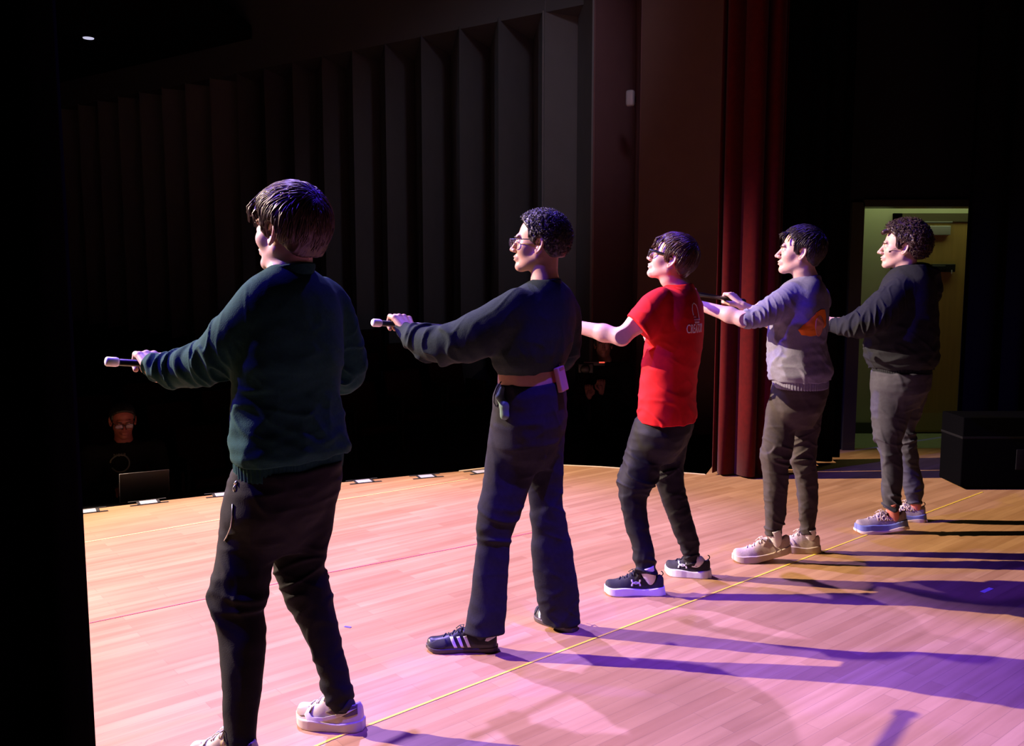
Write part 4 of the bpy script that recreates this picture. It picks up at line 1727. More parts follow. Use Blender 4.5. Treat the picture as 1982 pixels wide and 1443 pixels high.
FW = azv(-58)
sweat1 = mat('dark_teal_fleece', (0.011, 0.056, 0.048), 0.92, spec=0.15, var=0.12, vscale=90, bump=0.25, bscale=260)
jog1 = mat('black_jersey', (0.006, 0.006, 0.008), 0.85, spec=0.25, var=0.1, vscale=80, bump=0.2, bscale=300)
hair1 = mat('dark_brown_hair', (0.055, 0.026, 0.019), 0.42, spec=0.5, var=0.3, vscale=50)
cA, cB = U(203, 699, 2.80), U(262, 699, 2.87)
cd1 = (U(540, 718, 3.18) - cA)
cd1 /= np.linalg.norm(cd1)
h1 = cA + cd1 * 0.135
h1r = cA + cd1 * 0.50
cane('cane', cA, cA + cd1 * 0.88, 'black cane with a pale tip gripped by the person in the dark teal sweatshirt', mb=CANEB, mt=CANET)
Y1 = 2.76
p1 = build(dict(
    Y=Y1, az=-58, k=0.62, seed=3, skin=SKIN, hairm=hair1,
    label='teenager in dark teal sweatshirt and black joggers, back turned, nearest of the row',
    head=Head(U(526, 452, 2.69), -61, 0, 0, 1.06, cheek=1.15),
    neck=U(561, 520, Y1), neck_r=0.055,
    feet=shoes([((500, 1488), (372, 1472), dict(sole=0.030, side=-1)), ((703, 1410), (577, 1396), dict(sole=0.032, side=1))]),
    arms=dict(
        L=dict(sh=U(498, 592, 2.66), el=U(392, 704, 2.72), hand=h1, rod=cd1, fwd=azv(-52) + np.array([0, 0, 0.32]), s=1.12),
        R=dict(sh=U(640, 590, 2.92), el=U(676, 722, 3.02), hand=h1r, rod=-cd1, fwd=azv(-75) + np.array([0, 0, 0.0]), s=1.0)),
    torso=[(511, 530, 590), (521, 515, 604), (533, 497, 622), (548, 483, 638), (568, 474, 650), (600, 468, 657), (650, 462, 662), (700, 456, 663), (750, 457, 657), (800, 456, 661),
           (845, 455, 672), (868, 455, 677), (882, 459, 672)],
    hair=dict(thick=0.024, side=0.017, back=0.012, front=0.082, hairline=0.062, nape=-0.072, n=1500, len=0.055, r=0.0022, burn=-0.018,
              fringe=[((0.075, 0.02, 0.085), (0.108, 0.028, 0.070), 0.015, 0.008), ((0.075, -0.02, 0.085), (0.108, -0.02, 0.070), 0.015, 0.008), ((0.080, 0.045, 0.075), (0.090, 0.054, 0.055), 0.012, 0.006)],
              locks=[(((0.07, 0.03, 0.11), (0.11, 0.035, 0.09), (0.125, 0.035, 0.062)), 0.004), (((0.07, 0.0, 0.11), (0.11, 0.0, 0.095), (0.128, 0.0, 0.066)), 0.004),
                     (((0.07, 0.055, 0.09), (0.09, 0.062, 0.07), (0.085, 0.068, 0.035)), 0.004), (((0.05, 0.065, 0.08), (0.06, 0.073, 0.05), (0.05, 0.074, 0.015)), 0.004)]),
    top=dict(name='sweatshirt', mat=sweat1, amp=0.008, ff=4.5, kk=0.03,
             sleeves=[([(512, 566, 2.66, 30), (490, 600, 2.655, 42), (448, 658, 2.67, 49), (402, 700, 2.72, 45), (345, 714, 2.78, 37), (318, 712, 2.80, 28), (302, 707, 2.82, 22)], (0.010, 0.062, 3, 0.28)),
                      ([(625, 560, 2.88, 24), (648, 592, 2.92, 31), (664, 655, 2.97, 35), (671, 722, 3.02, 36), (600, 722, 3.08, 30), (540, 712, 3.12, 24)], (0.007, 0.07, 5, 0.3))],
             cuffs=[(U(307, 709, 2.81), U(285, 701, 2.84) - U(307, 709, 2.81), 0.033, 0.034)],
             collar=(U(561, 521, Y1), np.array([-0.16, 0.1, 1.0]), 0.066, 0.062, 0.0085),
             band=[(874, 461, 664), (912, 463, 661)]),
    trousers=dict(mat=jog1, amp=0.007, knee=0.50, split=1000, per=0.07,
                  k=0.72, pelvis=[(895, 459, 661), (935, 447, 656), (980, 440, 645), (1030, 445, 620), (1060, 465, 600)],
                  L=[(930, 447, 560), (980, 436, 556), (1040, 424, 542), (1090, 412, 527), (1125, 406, 521), (1150, 407, 517), (1180, 413, 511), (1220, 421, 512), (1280, 426, 512), (1340, 429, 506), (1390, 433, 500), (1440, 433, 498), (1478, 436, 497)],
                  R=[(930, 545, 656), (980, 540, 647), (1040, 532, 638), (1090, 528, 630), (1110, 530, 627), (1125, 537, 636), (1150, 551, 642), (1200, 575, 651), (1250, 599, 664), (1300, 618, 678), (1330, 627, 681), (1360, 637, 685), (1376, 641, 684)]),
    shoe=(mat('cream_leather', (0.62, 0.54, 0.44), 0.5, var=0.05, bump=0.05), mat('cream_sole', (0.66, 0.58, 0.46), 0.6), mat('white_lace', (0.75, 0.72, 0.7), 0.8)),
    sock=mat('black_sock', (0.02, 0.02, 0.022), 0.9)))

# marks on the shoes: curved swoosh and dark side and heel overlays
greyov = mat('brown_suede', (0.13, 0.09, 0.07), 0.9)
sw_m = mat('pale_swoosh', (0.72, 0.68, 0.62), 0.45)
for so, (V, F), S in p1['shoes']:
    L = S.L
    sgs = (1,)
    n = S.R[:, 1]
    O = S.W([[0, 0, 0]])[0]
    ex, ey = S.R[:, 0], np.array([0, 0, 1.0])
    lay('heel_overlay', poly_mesh([[(0.010, 0.060), (0.014, 0.092), (0.050, 0.088), (0.100, 0.072), (0.115, 0.062), (0.085, 0.055), (0.045, 0.050)]], 3), (V, F), O, ex, ey, n, greyov, p1['root'], so)
    lay('toe_overlay', poly_mesh([[(0.175, 0.068), (0.215, 0.056), (0.245, 0.044), (0.200, 0.040), (0.160, 0.050)]], 3), (V, F), O, ex, ey, n, mat('beige_panel', (0.40, 0.31, 0.24), 0.7), p1['root'], so)
    lay('swoosh', poly_mesh([[(0.012, 0.078), (0.060, 0.062), (0.120, 0.046), (0.155, 0.044), (0.168, 0.054), (0.160, 0.074), (0.176, 0.062), (0.184, 0.046), (0.172, 0.033), (0.145, 0.030), (0.110, 0.036), (0.055, 0.054)]], 3),
        (V, F), O, ex, ey, n, sw_m, p1['root'], so, off=0.0035)
# zip on the hip pocket
zm = mat('steel_zip', (0.7, 0.7, 0.72), 0.3, metal=0.9)
zpts = [(455, 938), (450, 975), (449, 1000), (446, 1020), (440, 1035), (434, 1046)]
bv = BVHTree.FromPolygons([tuple(v) for v in p1['trom'][0]], [tuple(int(i) for i in f) for f in p1['trom'][1]])


def on_surf(bvh, u, v, off=0.003):
    r = ray(u, v)
    r = r / np.linalg.norm(r)
    hit = bvh.ray_cast(Vector(CAM), Vector(r))
    if hit[0] is None:
        return None
    return np.array(hit[0]) - r * off


zp = [q for q in (on_surf(bv, *z) for z in zpts) if q is not None]
if len(zp) > 2:
    v, f = tube(zp[1:], 0.0018, 6)
    put('pocket_zip', v, f, zm, p1['root'], p1['tro'])
    v1, f1 = tube([zp[0], zp[0] + np.array([0.004, 0, -0.012]), zp[0] + np.array([-0.004, 0, -0.020]), zp[0] + np.array([-0.006, 0, -0.010]), zp[0]], 0.0022, 6)
    v2, f2 = tube([zp[0] + np.array([0, 0, 0.002]), zp[0] + np.array([0.006, 0, 0.012])], [0.005, 0.0035], 8)
    v, f = merge((v1, f1), (v2, f2))
    put('zip_pull', v, f, zm, p1['root'], p1['tro'])

# ================================================================= person in the cropped black sweatshirt
sweat2 = mat('black_green_fleece', (0.016, 0.027, 0.024), 0.92, spec=0.15, var=0.12, vscale=90, bump=0.25, bscale=260)
pant2 = mat('charcoal_sweatpant_cloth', (0.017, 0.017, 0.024), 0.9, spec=0.2, var=0.12, vscale=70, bump=0.2, bscale=300)
hair2 = mat('black_curly_hair', (0.016, 0.010, 0.010), 0.45, spec=0.5)
cA = U(720, 624, 3.44)
cE = U(860, 633, 3.66)
cd2 = (cE - cA) / np.linalg.norm(cE - cA)
h2 = cA + cd2 * 0.125
h2r = cA + cd2 * 0.50
cane('cane', cA, cA + cd2 * 0.86, 'black cane with white tip gripped by the person in the cropped dark sweatshirt', mb=CANEB, mt=CANET)
Y2 = 3.48
tealp = mat('teal_pocket_light', (0.12, 0.20, 0.18), 0.9, var=0.1)
p2 = build(dict(
    Y=Y2, az=-62, k=0.62, seed=7, skin=SKIN2, hairm=hair2,
    label='teenager with thin glasses, cropped dark sweatshirt baring the waist and wide charcoal trousers',
    head=Head(U(1042, 475, 3.41), -78, 0, 0, 0.96),
    neck=U(1055, 546, Y2), neck_r=0.053,
    feet=shoes([((962, 1257), (827, 1256), dict(sole=0.018, side=-1, top=0.86)), ((1112, 1222), (1040, 1192), dict(sole=0.018, side=1, top=0.86))]),
    arms=dict(
        L=dict(sh=U(985, 606, 3.34), el=U(850, 664, 3.34), hand=h2, rod=cd2, fwd=azv(-40) + np.array([0, 0, 0.45]), s=1.08),
        R=dict(sh=U(1090, 600, 3.62), el=U(1092, 690, 3.72), hand=h2r, rod=-cd2, fwd=azv(-75), s=1.0)),
    torso=[(541, 1032, 1083), (551, 1012, 1096), (562, 995, 1104), (580, 982, 1110), (610, 968, 1113), (650, 957, 1110), (680, 953, 1104), (700, 955, 1096), (711, 962, 1088), (719, 968, 1076)],
    bare=[(700, 975, 1080), (716, 967, 1082), (735, 966, 1086), (760, 970, 1086)],
    hair=dict(thick=0.020, side=0.015, back=0.010, front=0.078, hairline=0.082, nape=-0.050, n=1700, len=0.016, r=0.0017, curl=True, nz=(26, 0.003), burn=-0.006),
    top=dict(name='sweatshirt', mat=sweat2, amp=0.007, ff=5, kk=0.03,
             sleeves=[([(1003, 583, 3.34, 26), (985, 606, 3.33, 38), (925, 648, 3.33, 46), (862, 667, 3.34, 37), (818, 660, 3.40, 31), (790, 644, 3.46, 19), (780, 637, 3.49, 14)], (0.010, 0.065, 2, 0.4)),
                      ([(1078, 578, 3.56, 24), (1095, 604, 3.62, 28), (1096, 650, 3.68, 28), (1085, 692, 3.72, 26), (1020, 680, 3.78, 22), (985, 650, 3.82, 18)], (0.006, 0.07, 5, 0.3))],
             cuffs=[(U(785, 641, 3.475), U(772, 628, 3.51) - U(785, 641, 3.475), 0.027, 0.03)],
             collar=(U(1055, 547, Y2), np.array([-0.14, 0.06, 1.0]), 0.062, 0.058, 0.007)),
    trousers=dict(mat=pant2, amp=0.005, knee=0.48, split=860, per=0.09, ank=0.5,
                  k=0.72, pelvis=[(737, 966, 1090), (760, 958, 1095), (811, 956, 1094), (850, 955, 1085), (880, 965, 1075), (905, 985, 1062)],
                  L=[(800, 957, 1045), (860, 944, 1046), (895, 938, 1042), (920, 936, 1034), (940, 934, 1026), (980, 925, 1011), (1020, 919, 998), (1050, 924, 987), (1100, 915, 984), (1150, 911, 982), (1190, 906, 979), (1224, 898, 977)],
                  R=[(800, 1000, 1094), (860, 1002, 1091), (895, 1010, 1090), (932, 1020, 1090), (960, 1022, 1090), (1000, 1026, 1094), (1020, 1029, 1099), (1060, 1028, 1108), (1110, 1032, 1115), (1150, 1038, 1120), (1190, 1046, 1124), (1206, 1049, 1125)],
                  dyL=-0.02, dyR=0.03, ratio=0.6),
    shoe=(mat('black_leather', (0.020, 0.019, 0.026), 0.4, bump=0.05), mat('dark_gum_sole', (0.07, 0.05, 0.05), 0.55), mat('black_lace', (0.02, 0.02, 0.025), 0.8)),
    sock=mat('black_sock', (0.02, 0.02, 0.022), 0.9)))
glasses(p2['root'], p2['H'], BLK, LENS, 0.024, 0.017, 0.0014, 0.0019)
strm = mat('white_leather_stripe', (0.78, 0.76, 0.8), 0.45)
for so, (V, F), S in p2['shoes']:
    n = S.R[:, 1]
    O = S.W([[0, 0, 0]])[0]
    for i in range(3):
        x = 0.100 + i * 0.026
        lay('stripe', poly_mesh([[(x, 0.022), (x + 0.012, 0.022), (x + 0.030, 0.062 - i * 0.002), (x + 0.018, 0.064 - i * 0.002)]], 3), (V, F), O, -S.R[:, 0] * 0 + S.R[:, 0], np.array([0, 0, 1.0]), n, strm, p2['root'], so)
    lay('heel_tab', poly_mesh([[(0.006, 0.058), (0.008, 0.072), (0.040, 0.056), (0.046, 0.046), (0.034, 0.044)]], 3), (V, F), O, S.R[:, 0], np.array([0, 0, 1.0]), n, strm, p2['root'], so)
    lay('toe_cap', poly_mesh([[(0.20, 0.052), (0.235, 0.047), (0.262, 0.036), (0.272, 0.022), (0.20, 0.022), (0.192, 0.035)]], 3), (V, F), O, S.R[:, 0], np.array([0, 0, 1.0]), n, mat('dark_suede', (0.025, 0.024, 0.03), 0.95), p2['root'], so)
# teal patch standing in for light on the left hip pocket, drawstring loop
Vp = [U(966, 768, 3.33), U(960, 790, 3.33), U(962, 812, 3.33)]
b2 = BVHTree.FromPolygons([tuple(v) for v in p2['trom'][0]], [tuple(int(i) for i in f) for f in p2['trom'][1]])
pp = [on_surf(b2, *q, 0.004) for q in ((972, 752), (968, 768), (976, 785), (978, 803))]
pp = [q for q in pp if q is not None]
if len(pp) > 2:
    f0 = lambda P: chain(P, pp, [0.010, 0.015, 0.017, 0.018][:len(pp)], 0.01) + 0.004 * noise(P, 12, 3)
    lo, hi = bounds(pp, 0.05)
    V, F = surf(f0, lo, hi, 0.004, 5)
    put('pocket_light_patch', V, F, tealp, p2['root'], p2['tro'])
ds = [U(u, v, 3.36) for u, v in ((970, 738), (961, 752), (957, 765), (956, 778), (960, 786), (966, 782))]
v, f = tube(ds, 0.0022, 6)
put('drawstring', v, f, pant2, p2['root'], p2['tro'])

# ================================================================= person in the red T-shirt
red = mat('red_cotton', (0.62, 0.008, 0.012), 0.85, spec=0.25, var=0.06, vscale=60, bump=0.12, bscale=350)
pant3 = mat('black_nylon', (0.009, 0.009, 0.012), 0.72, spec=0.25, var=0.1, vscale=60, bump=0.05)
hair3 = mat('brown_hair', (0.060, 0.026, 0.014), 0.38, spec=0.5, var=0.35, vscale=50)
Y3 = 4.14
p3 = build(dict(
    Y=Y3, az=-70, k=0.62, seed=11, skin=SKIN, hairm=hair3,
    label='teenager in red printed T-shirt, thick black glasses and black trousers, chin raised',
    head=Head(U(1299, 506, 4.07), -73, 15, 0, 0.93),
    neck=U(1313, 556, Y3), neck_r=0.050,
    feet=shoes([((1284, 1149), (1171, 1147), dict(sole=0.034, flare=0.006, side=-1, top=0.95)), ((1374, 1116), (1288, 1108), dict(sole=0.034, flare=0.006, side=1, top=0.95))]),
    arms=dict(
        L=dict(sh=U(1264, 598, 4.00), el=U(1203, 652, 3.98), hand=U(1068, 625, 4.20), rod=azv(53), fwd=azv(-55), s=0.98),
        R=dict(sh=U(1332, 590, 4.28), el=U(1326, 678, 4.42), hand=U(1262, 648, 4.62), rod=-azv(53), fwd=azv(-75), s=0.98)),
    torso=[(550, 1292, 1334), (558, 1279, 1345), (570, 1268, 1352), (590, 1260, 1358), (613, 1256, 1362), (661, 1251, 1360), (698, 1245, 1354), (732, 1241, 1348), (761, 1239, 1348), (798, 1237, 1348), (811, 1239, 1347)],
    hair=dict(thick=0.020, side=0.016, back=0.008, front=0.080, hairline=0.050, nape=-0.070, n=1500, len=0.07, r=0.0020, burn=-0.012, flow=(0.9, 0.45, -0.5),
              fringe=[((0.07, 0.03, 0.095), (0.098, 0.040, 0.045), 0.013, 0.005), ((0.07, -0.01, 0.10), (0.104, 0.0, 0.050), 0.013, 0.006)],
              locks=[(((0.05, 0.03, 0.12), (0.09, 0.04, 0.09), (0.100, 0.044, 0.040)), 0.004), (((0.05, 0.055, 0.10), (0.075, 0.066, 0.065), (0.072, 0.066, 0.025)), 0.004)]),
    top=dict(name='tshirt', mat=red, amp=0.007, ff=4, kk=0.028, hi=0.95, h=0.0045,
             sleeves=[([(1283, 574, 4.01, 18), (1266, 592, 4.00, 27), (1248, 619, 3.985, 31), (1233, 636, 3.98, 30), (1222, 646, 3.98, 30)], (0.004, 0.09, 3, 0.4)),
                      ([(1325, 575, 4.22, 18), (1338, 595, 4.28, 22), (1335, 640, 4.34, 24), (1332, 655, 4.36, 24)], (0.004, 0.09, 5, 0.4))],
             cut=[(U(1236, 634, 3.98), (lambda q: q / np.linalg.norm(q))(U(1203, 652, 3.98) - U(1264, 598, 4.00)))], cutr=0.12,
             collar=(U(1313, 555, Y3), np.array([-0.16, 0.08, 1.0]), 0.056, 0.054, 0.0055)),
    trousers=dict(mat=pant3, amp=0.006, knee=0.50, split=850, per=0.05, ank=1.6,
                  k=0.72, pelvis=[(794, 1240, 1343), (830, 1225, 1338), (860, 1222, 1325), (890, 1235, 1305)],
                  L=[(815, 1230, 1300), (850, 1217, 1295), (885, 1207, 1280), (930, 1195, 1271), (960, 1198, 1253), (980, 1202, 1250), (1020, 1212, 1257), (1060, 1222, 1266), (1090, 1230, 1270), (1108, 1233, 1271)],
                  R=[(815, 1275, 1342), (850, 1270, 1334), (885, 1264, 1325), (940, 1270, 1324), (980, 1284, 1334), (1020, 1300, 1345), (1050, 1313, 1354), (1080, 1323, 1357), (1095, 1327, 1357)],
                  dyL=-0.0, dyR=0.0),
    shoe=(mat('black_mesh', (0.022, 0.021, 0.025), 0.8, var=0.3, vscale=300, bump=0.3, bscale=500), mat('white_foam_sole', (0.80, 0.76, 0.78), 0.55), mat('black_lace', (0.02, 0.02, 0.025), 0.8)),
    sock=mat('white_sock', (0.75, 0.72, 0.74), 0.9)))
glasses(p3['root'], p3['H'], BLK, LENS, 0.025, 0.019, 0.0030, 0.0034, thick=1.7)
for so, (V, F), S in p3['shoes']:
    n = S.R[:, 1]
    O = S.W([[0.128, 0, 0.058]])[0]
    k = 0.019
    arc = [(math.cos(a) * k * 1.0, math.sin(a) * k * 0.75) for a in np.linspace(math.pi * 0.93, math.pi * 2.07, 9)]
    up = stroke([(x, y + k * 0.55) for x, y in arc], [0.008, 0.007, 0.006, 0.0045, 0.004, 0.0045, 0.006, 0.007, 0.008])
    dn = stroke([(x, -y - k * 0.55) for x, y in arc], [0.008, 0.007, 0.006, 0.0045, 0.004, 0.0045, 0.006, 0.007, 0.008])
    lay('emblem', poly_mesh([up, dn], 2), (V, F), O, S.R[:, 0], np.array([0, 0, 1.0]), n, WHT, p3['root'], so, off=0.0025)
    loop_tab(p3['root'], so, S, RUB, z=0.086)
# shirt print
F3 = azv(-60)
topV, topF = p3['topm']
bt = BVHTree.FromPolygons([tuple(v) for v in topV], [tuple(int(i) for i in f) for f in topF])
pc = on_surf(bt, 1345, 635, 0)
nb_ = -F3
ex3 = np.array([F3[1] * -1 * -1, -F3[0], 0])
ex3 = np.array([F3[1], -F3[0], 0])
pink = mat('white_print_ink', (0.85, 0.70, 0.72), 0.75)
if pc is not None:
    root, tp = p3['root'], p3['top']
    zc = pc[2]
    ctr = pc + ex3 * 0.012
    ctr[2] = zc
    m2 = text_mesh('CREATOR', 0.040, bold=0.008, squeeze=0.50, cuts=1, space=1.06)
    lay('lettering', m2, p3['topm'], ctr + np.array([0, 0, -0.020]), ex3, np.array([0, 0, 1.0]), nb_, pink, root, tp, off=0.002)
    a2 = [(-0.022, 0.058), (-0.022, 0.085), (-0.014, 0.104), (0.002, 0.112), (0.017, 0.102), (0.024, 0.085), (0.024, 0.045)]
    lay('arch_emblem', poly_mesh([stroke(a2, 0.0045)], 2), p3['topm'], ctr, ex3, np.array([0, 0, 1.0]), nb_, pink, root, tp, off=0.002)
    small = mat('faded_print_ink', (0.70, 0.30, 0.33), 0.8)
    bars = []
    rnd = random.Random(4)
    for (z, x0, x1, hh) in ((0.051, -0.022, -0.006, 0.007), (0.040, -0.022, 0.034, 0.008), (0.030, -0.020, 0.024, 0.007)):
        x = x0
        while x < x1:
            wd = rnd.uniform(0.0018, 0.0032)
            bars.append([(x, z - hh / 2), (x + wd, z - hh / 2), (x + wd, z + hh / 2), (x, z + hh / 2)])
            x += wd + 0.0018
    lay('small_lettering', poly_mesh(bars, 0), p3['topm'], ctr, ex3, np.array([0, 0, 1.0]), nb_, small, root, tp, off=0.002)
    lay('underline', poly_mesh([[(-0.018, 0.0225), (0.024, 0.0225), (0.024, 0.027), (-0.018, 0.027)]], 3), p3['topm'], ctr, ex3, np.array([0, 0, 1.0]), nb_, pink, root, tp, off=0.002)

# ================================================================= person in the grey-blue sweatshirt
sweat4 = mat('grey_blue_fleece', (0.20, 0.20, 0.27), 0.9, spec=0.2, var=0.08, vscale=90, bump=0.25, bscale=260)
pant4 = mat('grey_chino_cloth', (0.052, 0.043, 0.043), 0.8, spec=0.3, var=0.1, vscale=60, bump=0.1, bscale=300)
hair4 = mat('black_hair', (0.018, 0.012, 0.012), 0.4, spec=0.5, var=0.3, vscale=50)
Y4 = 4.57
cR = U(1412, 579, 4.93)
cL = U(1350, 569, 4.70)
cd4 = (cR - cL) / np.linalg.norm(cR - cL)
h4l = cR - cd4 * 0.42
cane('cane', cR - cd4 * 0.60, cR + cd4 * 0.16, 'black cane gripped by the person in the grey-blue sweatshirt, left end behind the red shirt', mb=CANEB, mt=mat('black_cane_tip', (0.015, 0.015, 0.016), 0.4))
hood = None
p4 = build(dict(
    Y=Y4, az=-72, k=0.66, seed=13, skin=SKIN, hairm=hair4,
    label='teenager in a grey-blue sweatshirt with an orange back print, grey trousers and beige trainers',
    head=Head(U(1552, 491, 4.49), -72, 2, 0, 0.99, nose=1.15, cheek=1.1),
    neck=U(1560, 538, Y4), neck_r=0.056,
    feet=shoes([((1527, 1086), (1418, 1085), dict(sole=0.034, flare=0.004, side=-1, lift=0.050)), ((1586, 1068), (1504, 1064), dict(sole=0.034, flare=0.004, side=1))]),
    arms=dict(
        L=dict(sh=U(1515, 585, 4.43), el=U(1440, 618, 4.42), hand=h4l, rod=cd4, fwd=azv(-48) + np.array([0, 0, 1.0]), s=1.0),
        R=dict(sh=U(1585, 582, 4.74), el=U(1492, 622, 4.86), hand=cR, rod=-cd4, fwd=azv(-62) + np.array([0, 0, 0.45]), s=1.02, point=False)),
    torso=[(535, 1545, 1579), (541, 1530, 1588), (550, 1516, 1594), (565, 1504, 1599), (594, 1493, 1602), (633, 1489, 1600), (659, 1487, 1596), (684, 1488, 1600), (706, 1488, 1607), (720, 1489, 1609), (732, 1493, 1603)],
    hair=dict(thick=0.022, side=0.015, back=0.008, front=0.080, hairline=0.066, nape=-0.064, n=1200, len=0.05, r=0.0022, burn=-0.010,
              
              locks=[(((0.06, 0.03, 0.11), (0.088, 0.035, 0.098), (0.100, 0.037, 0.084)), 0.004), (((0.06, 0.0, 0.11), (0.090, 0.0, 0.100), (0.104, 0.0, 0.088)), 0.004), (((0.06, 0.05, 0.10), (0.086, 0.052, 0.092), (0.100, 0.052, 0.074)), 0.004),
                     (((0.06, 0.055, 0.10), (0.085, 0.062, 0.080), (0.080, 0.066, 0.050)), 0.004)]),
    top=dict(name='sweatshirt', mat=sweat4, amp=0.009, ff=5, kk=0.03, hi=1.1,
             sleeves=[([(1535, 565, 4.46, 20), (1515, 586, 4.43, 27), (1482, 606, 4.42, 25), (1458, 615, 4.42, 19), (1441, 618, 4.425, 17)], (0.008, 0.045, 3, 0.45)),
                      ([(1568, 558, 4.68, 20), (1583, 584, 4.74, 24), (1540, 610, 4.82, 22), (1492, 610, 4.87, 20), (1464, 604, 4.90, 15)], (0.007, 0.05, 5, 0.35))],
             cut=[(U(1439, 618, 4.42), (lambda q: q / np.linalg.norm(q))(U(1400, 610, 4.46) - U(1470, 610, 4.42)))], cutr=0.09,
             collar=(U(1559, 539, Y4), np.array([-0.16, 0.08, 1.0]), 0.062, 0.058, 0.007),
             band=[(726, 1495, 1601), (747, 1498, 1601)]),
    trousers=dict(mat=pant4, amp=0.007, knee=0.52, split=800, per=0.05, ank=1.0,
                  k=0.75, pelvis=[(741, 1497, 1601), (760, 1494, 1600), (790, 1488, 1590), (825, 1500, 1570)],
                  L=[(765, 1492, 1555), (800, 1483, 1545), (815, 1481, 1538), (860, 1475, 1536), (890, 1472, 1529), (910, 1476, 1526), (950, 1479, 1524), (990, 1480, 1521), (1020, 1480, 1516), (1036, 1482, 1514)],
                  R=[(765, 1535, 1599), (800, 1530, 1590), (815, 1528, 1588), (860, 1532, 1582), (890, 1529, 1579), (920, 1538, 1582), (960, 1544, 1583), (1000, 1547, 1581), (1033, 1552, 1580)]),
    shoe=(mat('beige_knit', (0.55, 0.45, 0.37), 0.85, var=0.15, vscale=200, bump=0.3, bscale=500), mat('beige_foam_sole', (0.58, 0.47, 0.36), 0.7), mat('beige_lace', (0.6, 0.52, 0.45), 0.8)),
    sock=mat('white_sock', (0.75, 0.72, 0.74), 0.9)))
F4 = azv(-48)
ex4 = np.array([F4[1], -F4[0], 0])
bt = BVHTree.FromPolygons([tuple(v) for v in p4['topm'][0]], [tuple(int(i) for i in f) for f in p4['topm'][1]])
pc = on_surf(bt, 1583, 626, 0)
if pc is not None:
    og = mat('orange_print', (0.90, 0.22, 0.01), 0.8)
    pe = mat('peach_print', (0.62, 0.24, 0.14), 0.8)
    root, tp = p4['root'], p4['top']
    s = 1.0
    org = [(-0.064, -0.055), (-0.072, -0.030), (-0.060, -0.005), (-0.035, 0.025), (-0.010, 0.055), (0.02, 0.070), (0.06, 0.068), (0.075, 0.03), (0.07, -0.01), (0.04, -0.030), (-0.005, -0.058), (-0.035, -0.062)]
    lay('back_print', poly_mesh([org], 3), p4['topm'], pc, ex4, np.array([0, 0, 1.0]), -F4, og, root, tp, off=0.002)
    ov = [(0.012 + 0.030 * math.cos(a), -0.012 + 0.052 * math.sin(a)) for a in np.linspace(0, 2 * math.pi, 25)[:-1]]
    lay('print_patch', poly_mesh([ov], 3), p4['topm'], pc, ex4, np.array([0, 0, 1.0]), -F4, pe, root, tp, off=0.0036)
for so, (V, F), S in p4['shoes']:
    n = S.R[:, 1]
    O = S.W([[0, 0, 0]])[0]
    for i in range(3):
        x = 0.125 + i * 0.024
        lay('stripe', poly_mesh([[(x, 0.045), (x + 0.010, 0.045), (x + 0.026, 0.072), (x + 0.018, 0.074)]], 2), (V, F), O + np.array([0, 0, S.lift * 0.3]), S.R[:, 0], np.array([0, 0, 1.0]), n, mat('faded_stripe', (0.42, 0.34, 0.30), 0.8), p4['root'], so)

# ================================================================= person in the dark hooded sweatshirt (farthest)
sweat5 = mat('navy_grey_fleece', (0.016, 0.018, 0.024), 0.92, spec=0.2, var=0.12, vscale=90, bump=0.25, bscale=260)
pant5 = mat('slate_blue_cloth', (0.050, 0.050, 0.075), 0.75, spec=0.3, var=0.1, vscale=60, bump=0.1, bscale=300)
hair5 = mat('dark_reddish_hair', (0.030, 0.012, 0.010), 0.45, spec=0.5)
Y5 = 5.10
hoodc = U(1775, 530, 5.14)


def hood5(P, d):
    h = ell(P, hoodc, (0.12, 0.11, 0.062))
    h2 = ell(P, U(1795, 560, 5.16), (0.075, 0.09, 0.10))
    h = smin(h, h2, 0.03)
    col = ell(P, U(1756, 500, 5.06), (0.075, 0.072, 0.06))
    h = h + 0.006 * (np.abs(noise(P, 8, 4)) * 2 - 1)
    h = smax(h, -col, 0.02)
    return smin(d, h, 0.02)


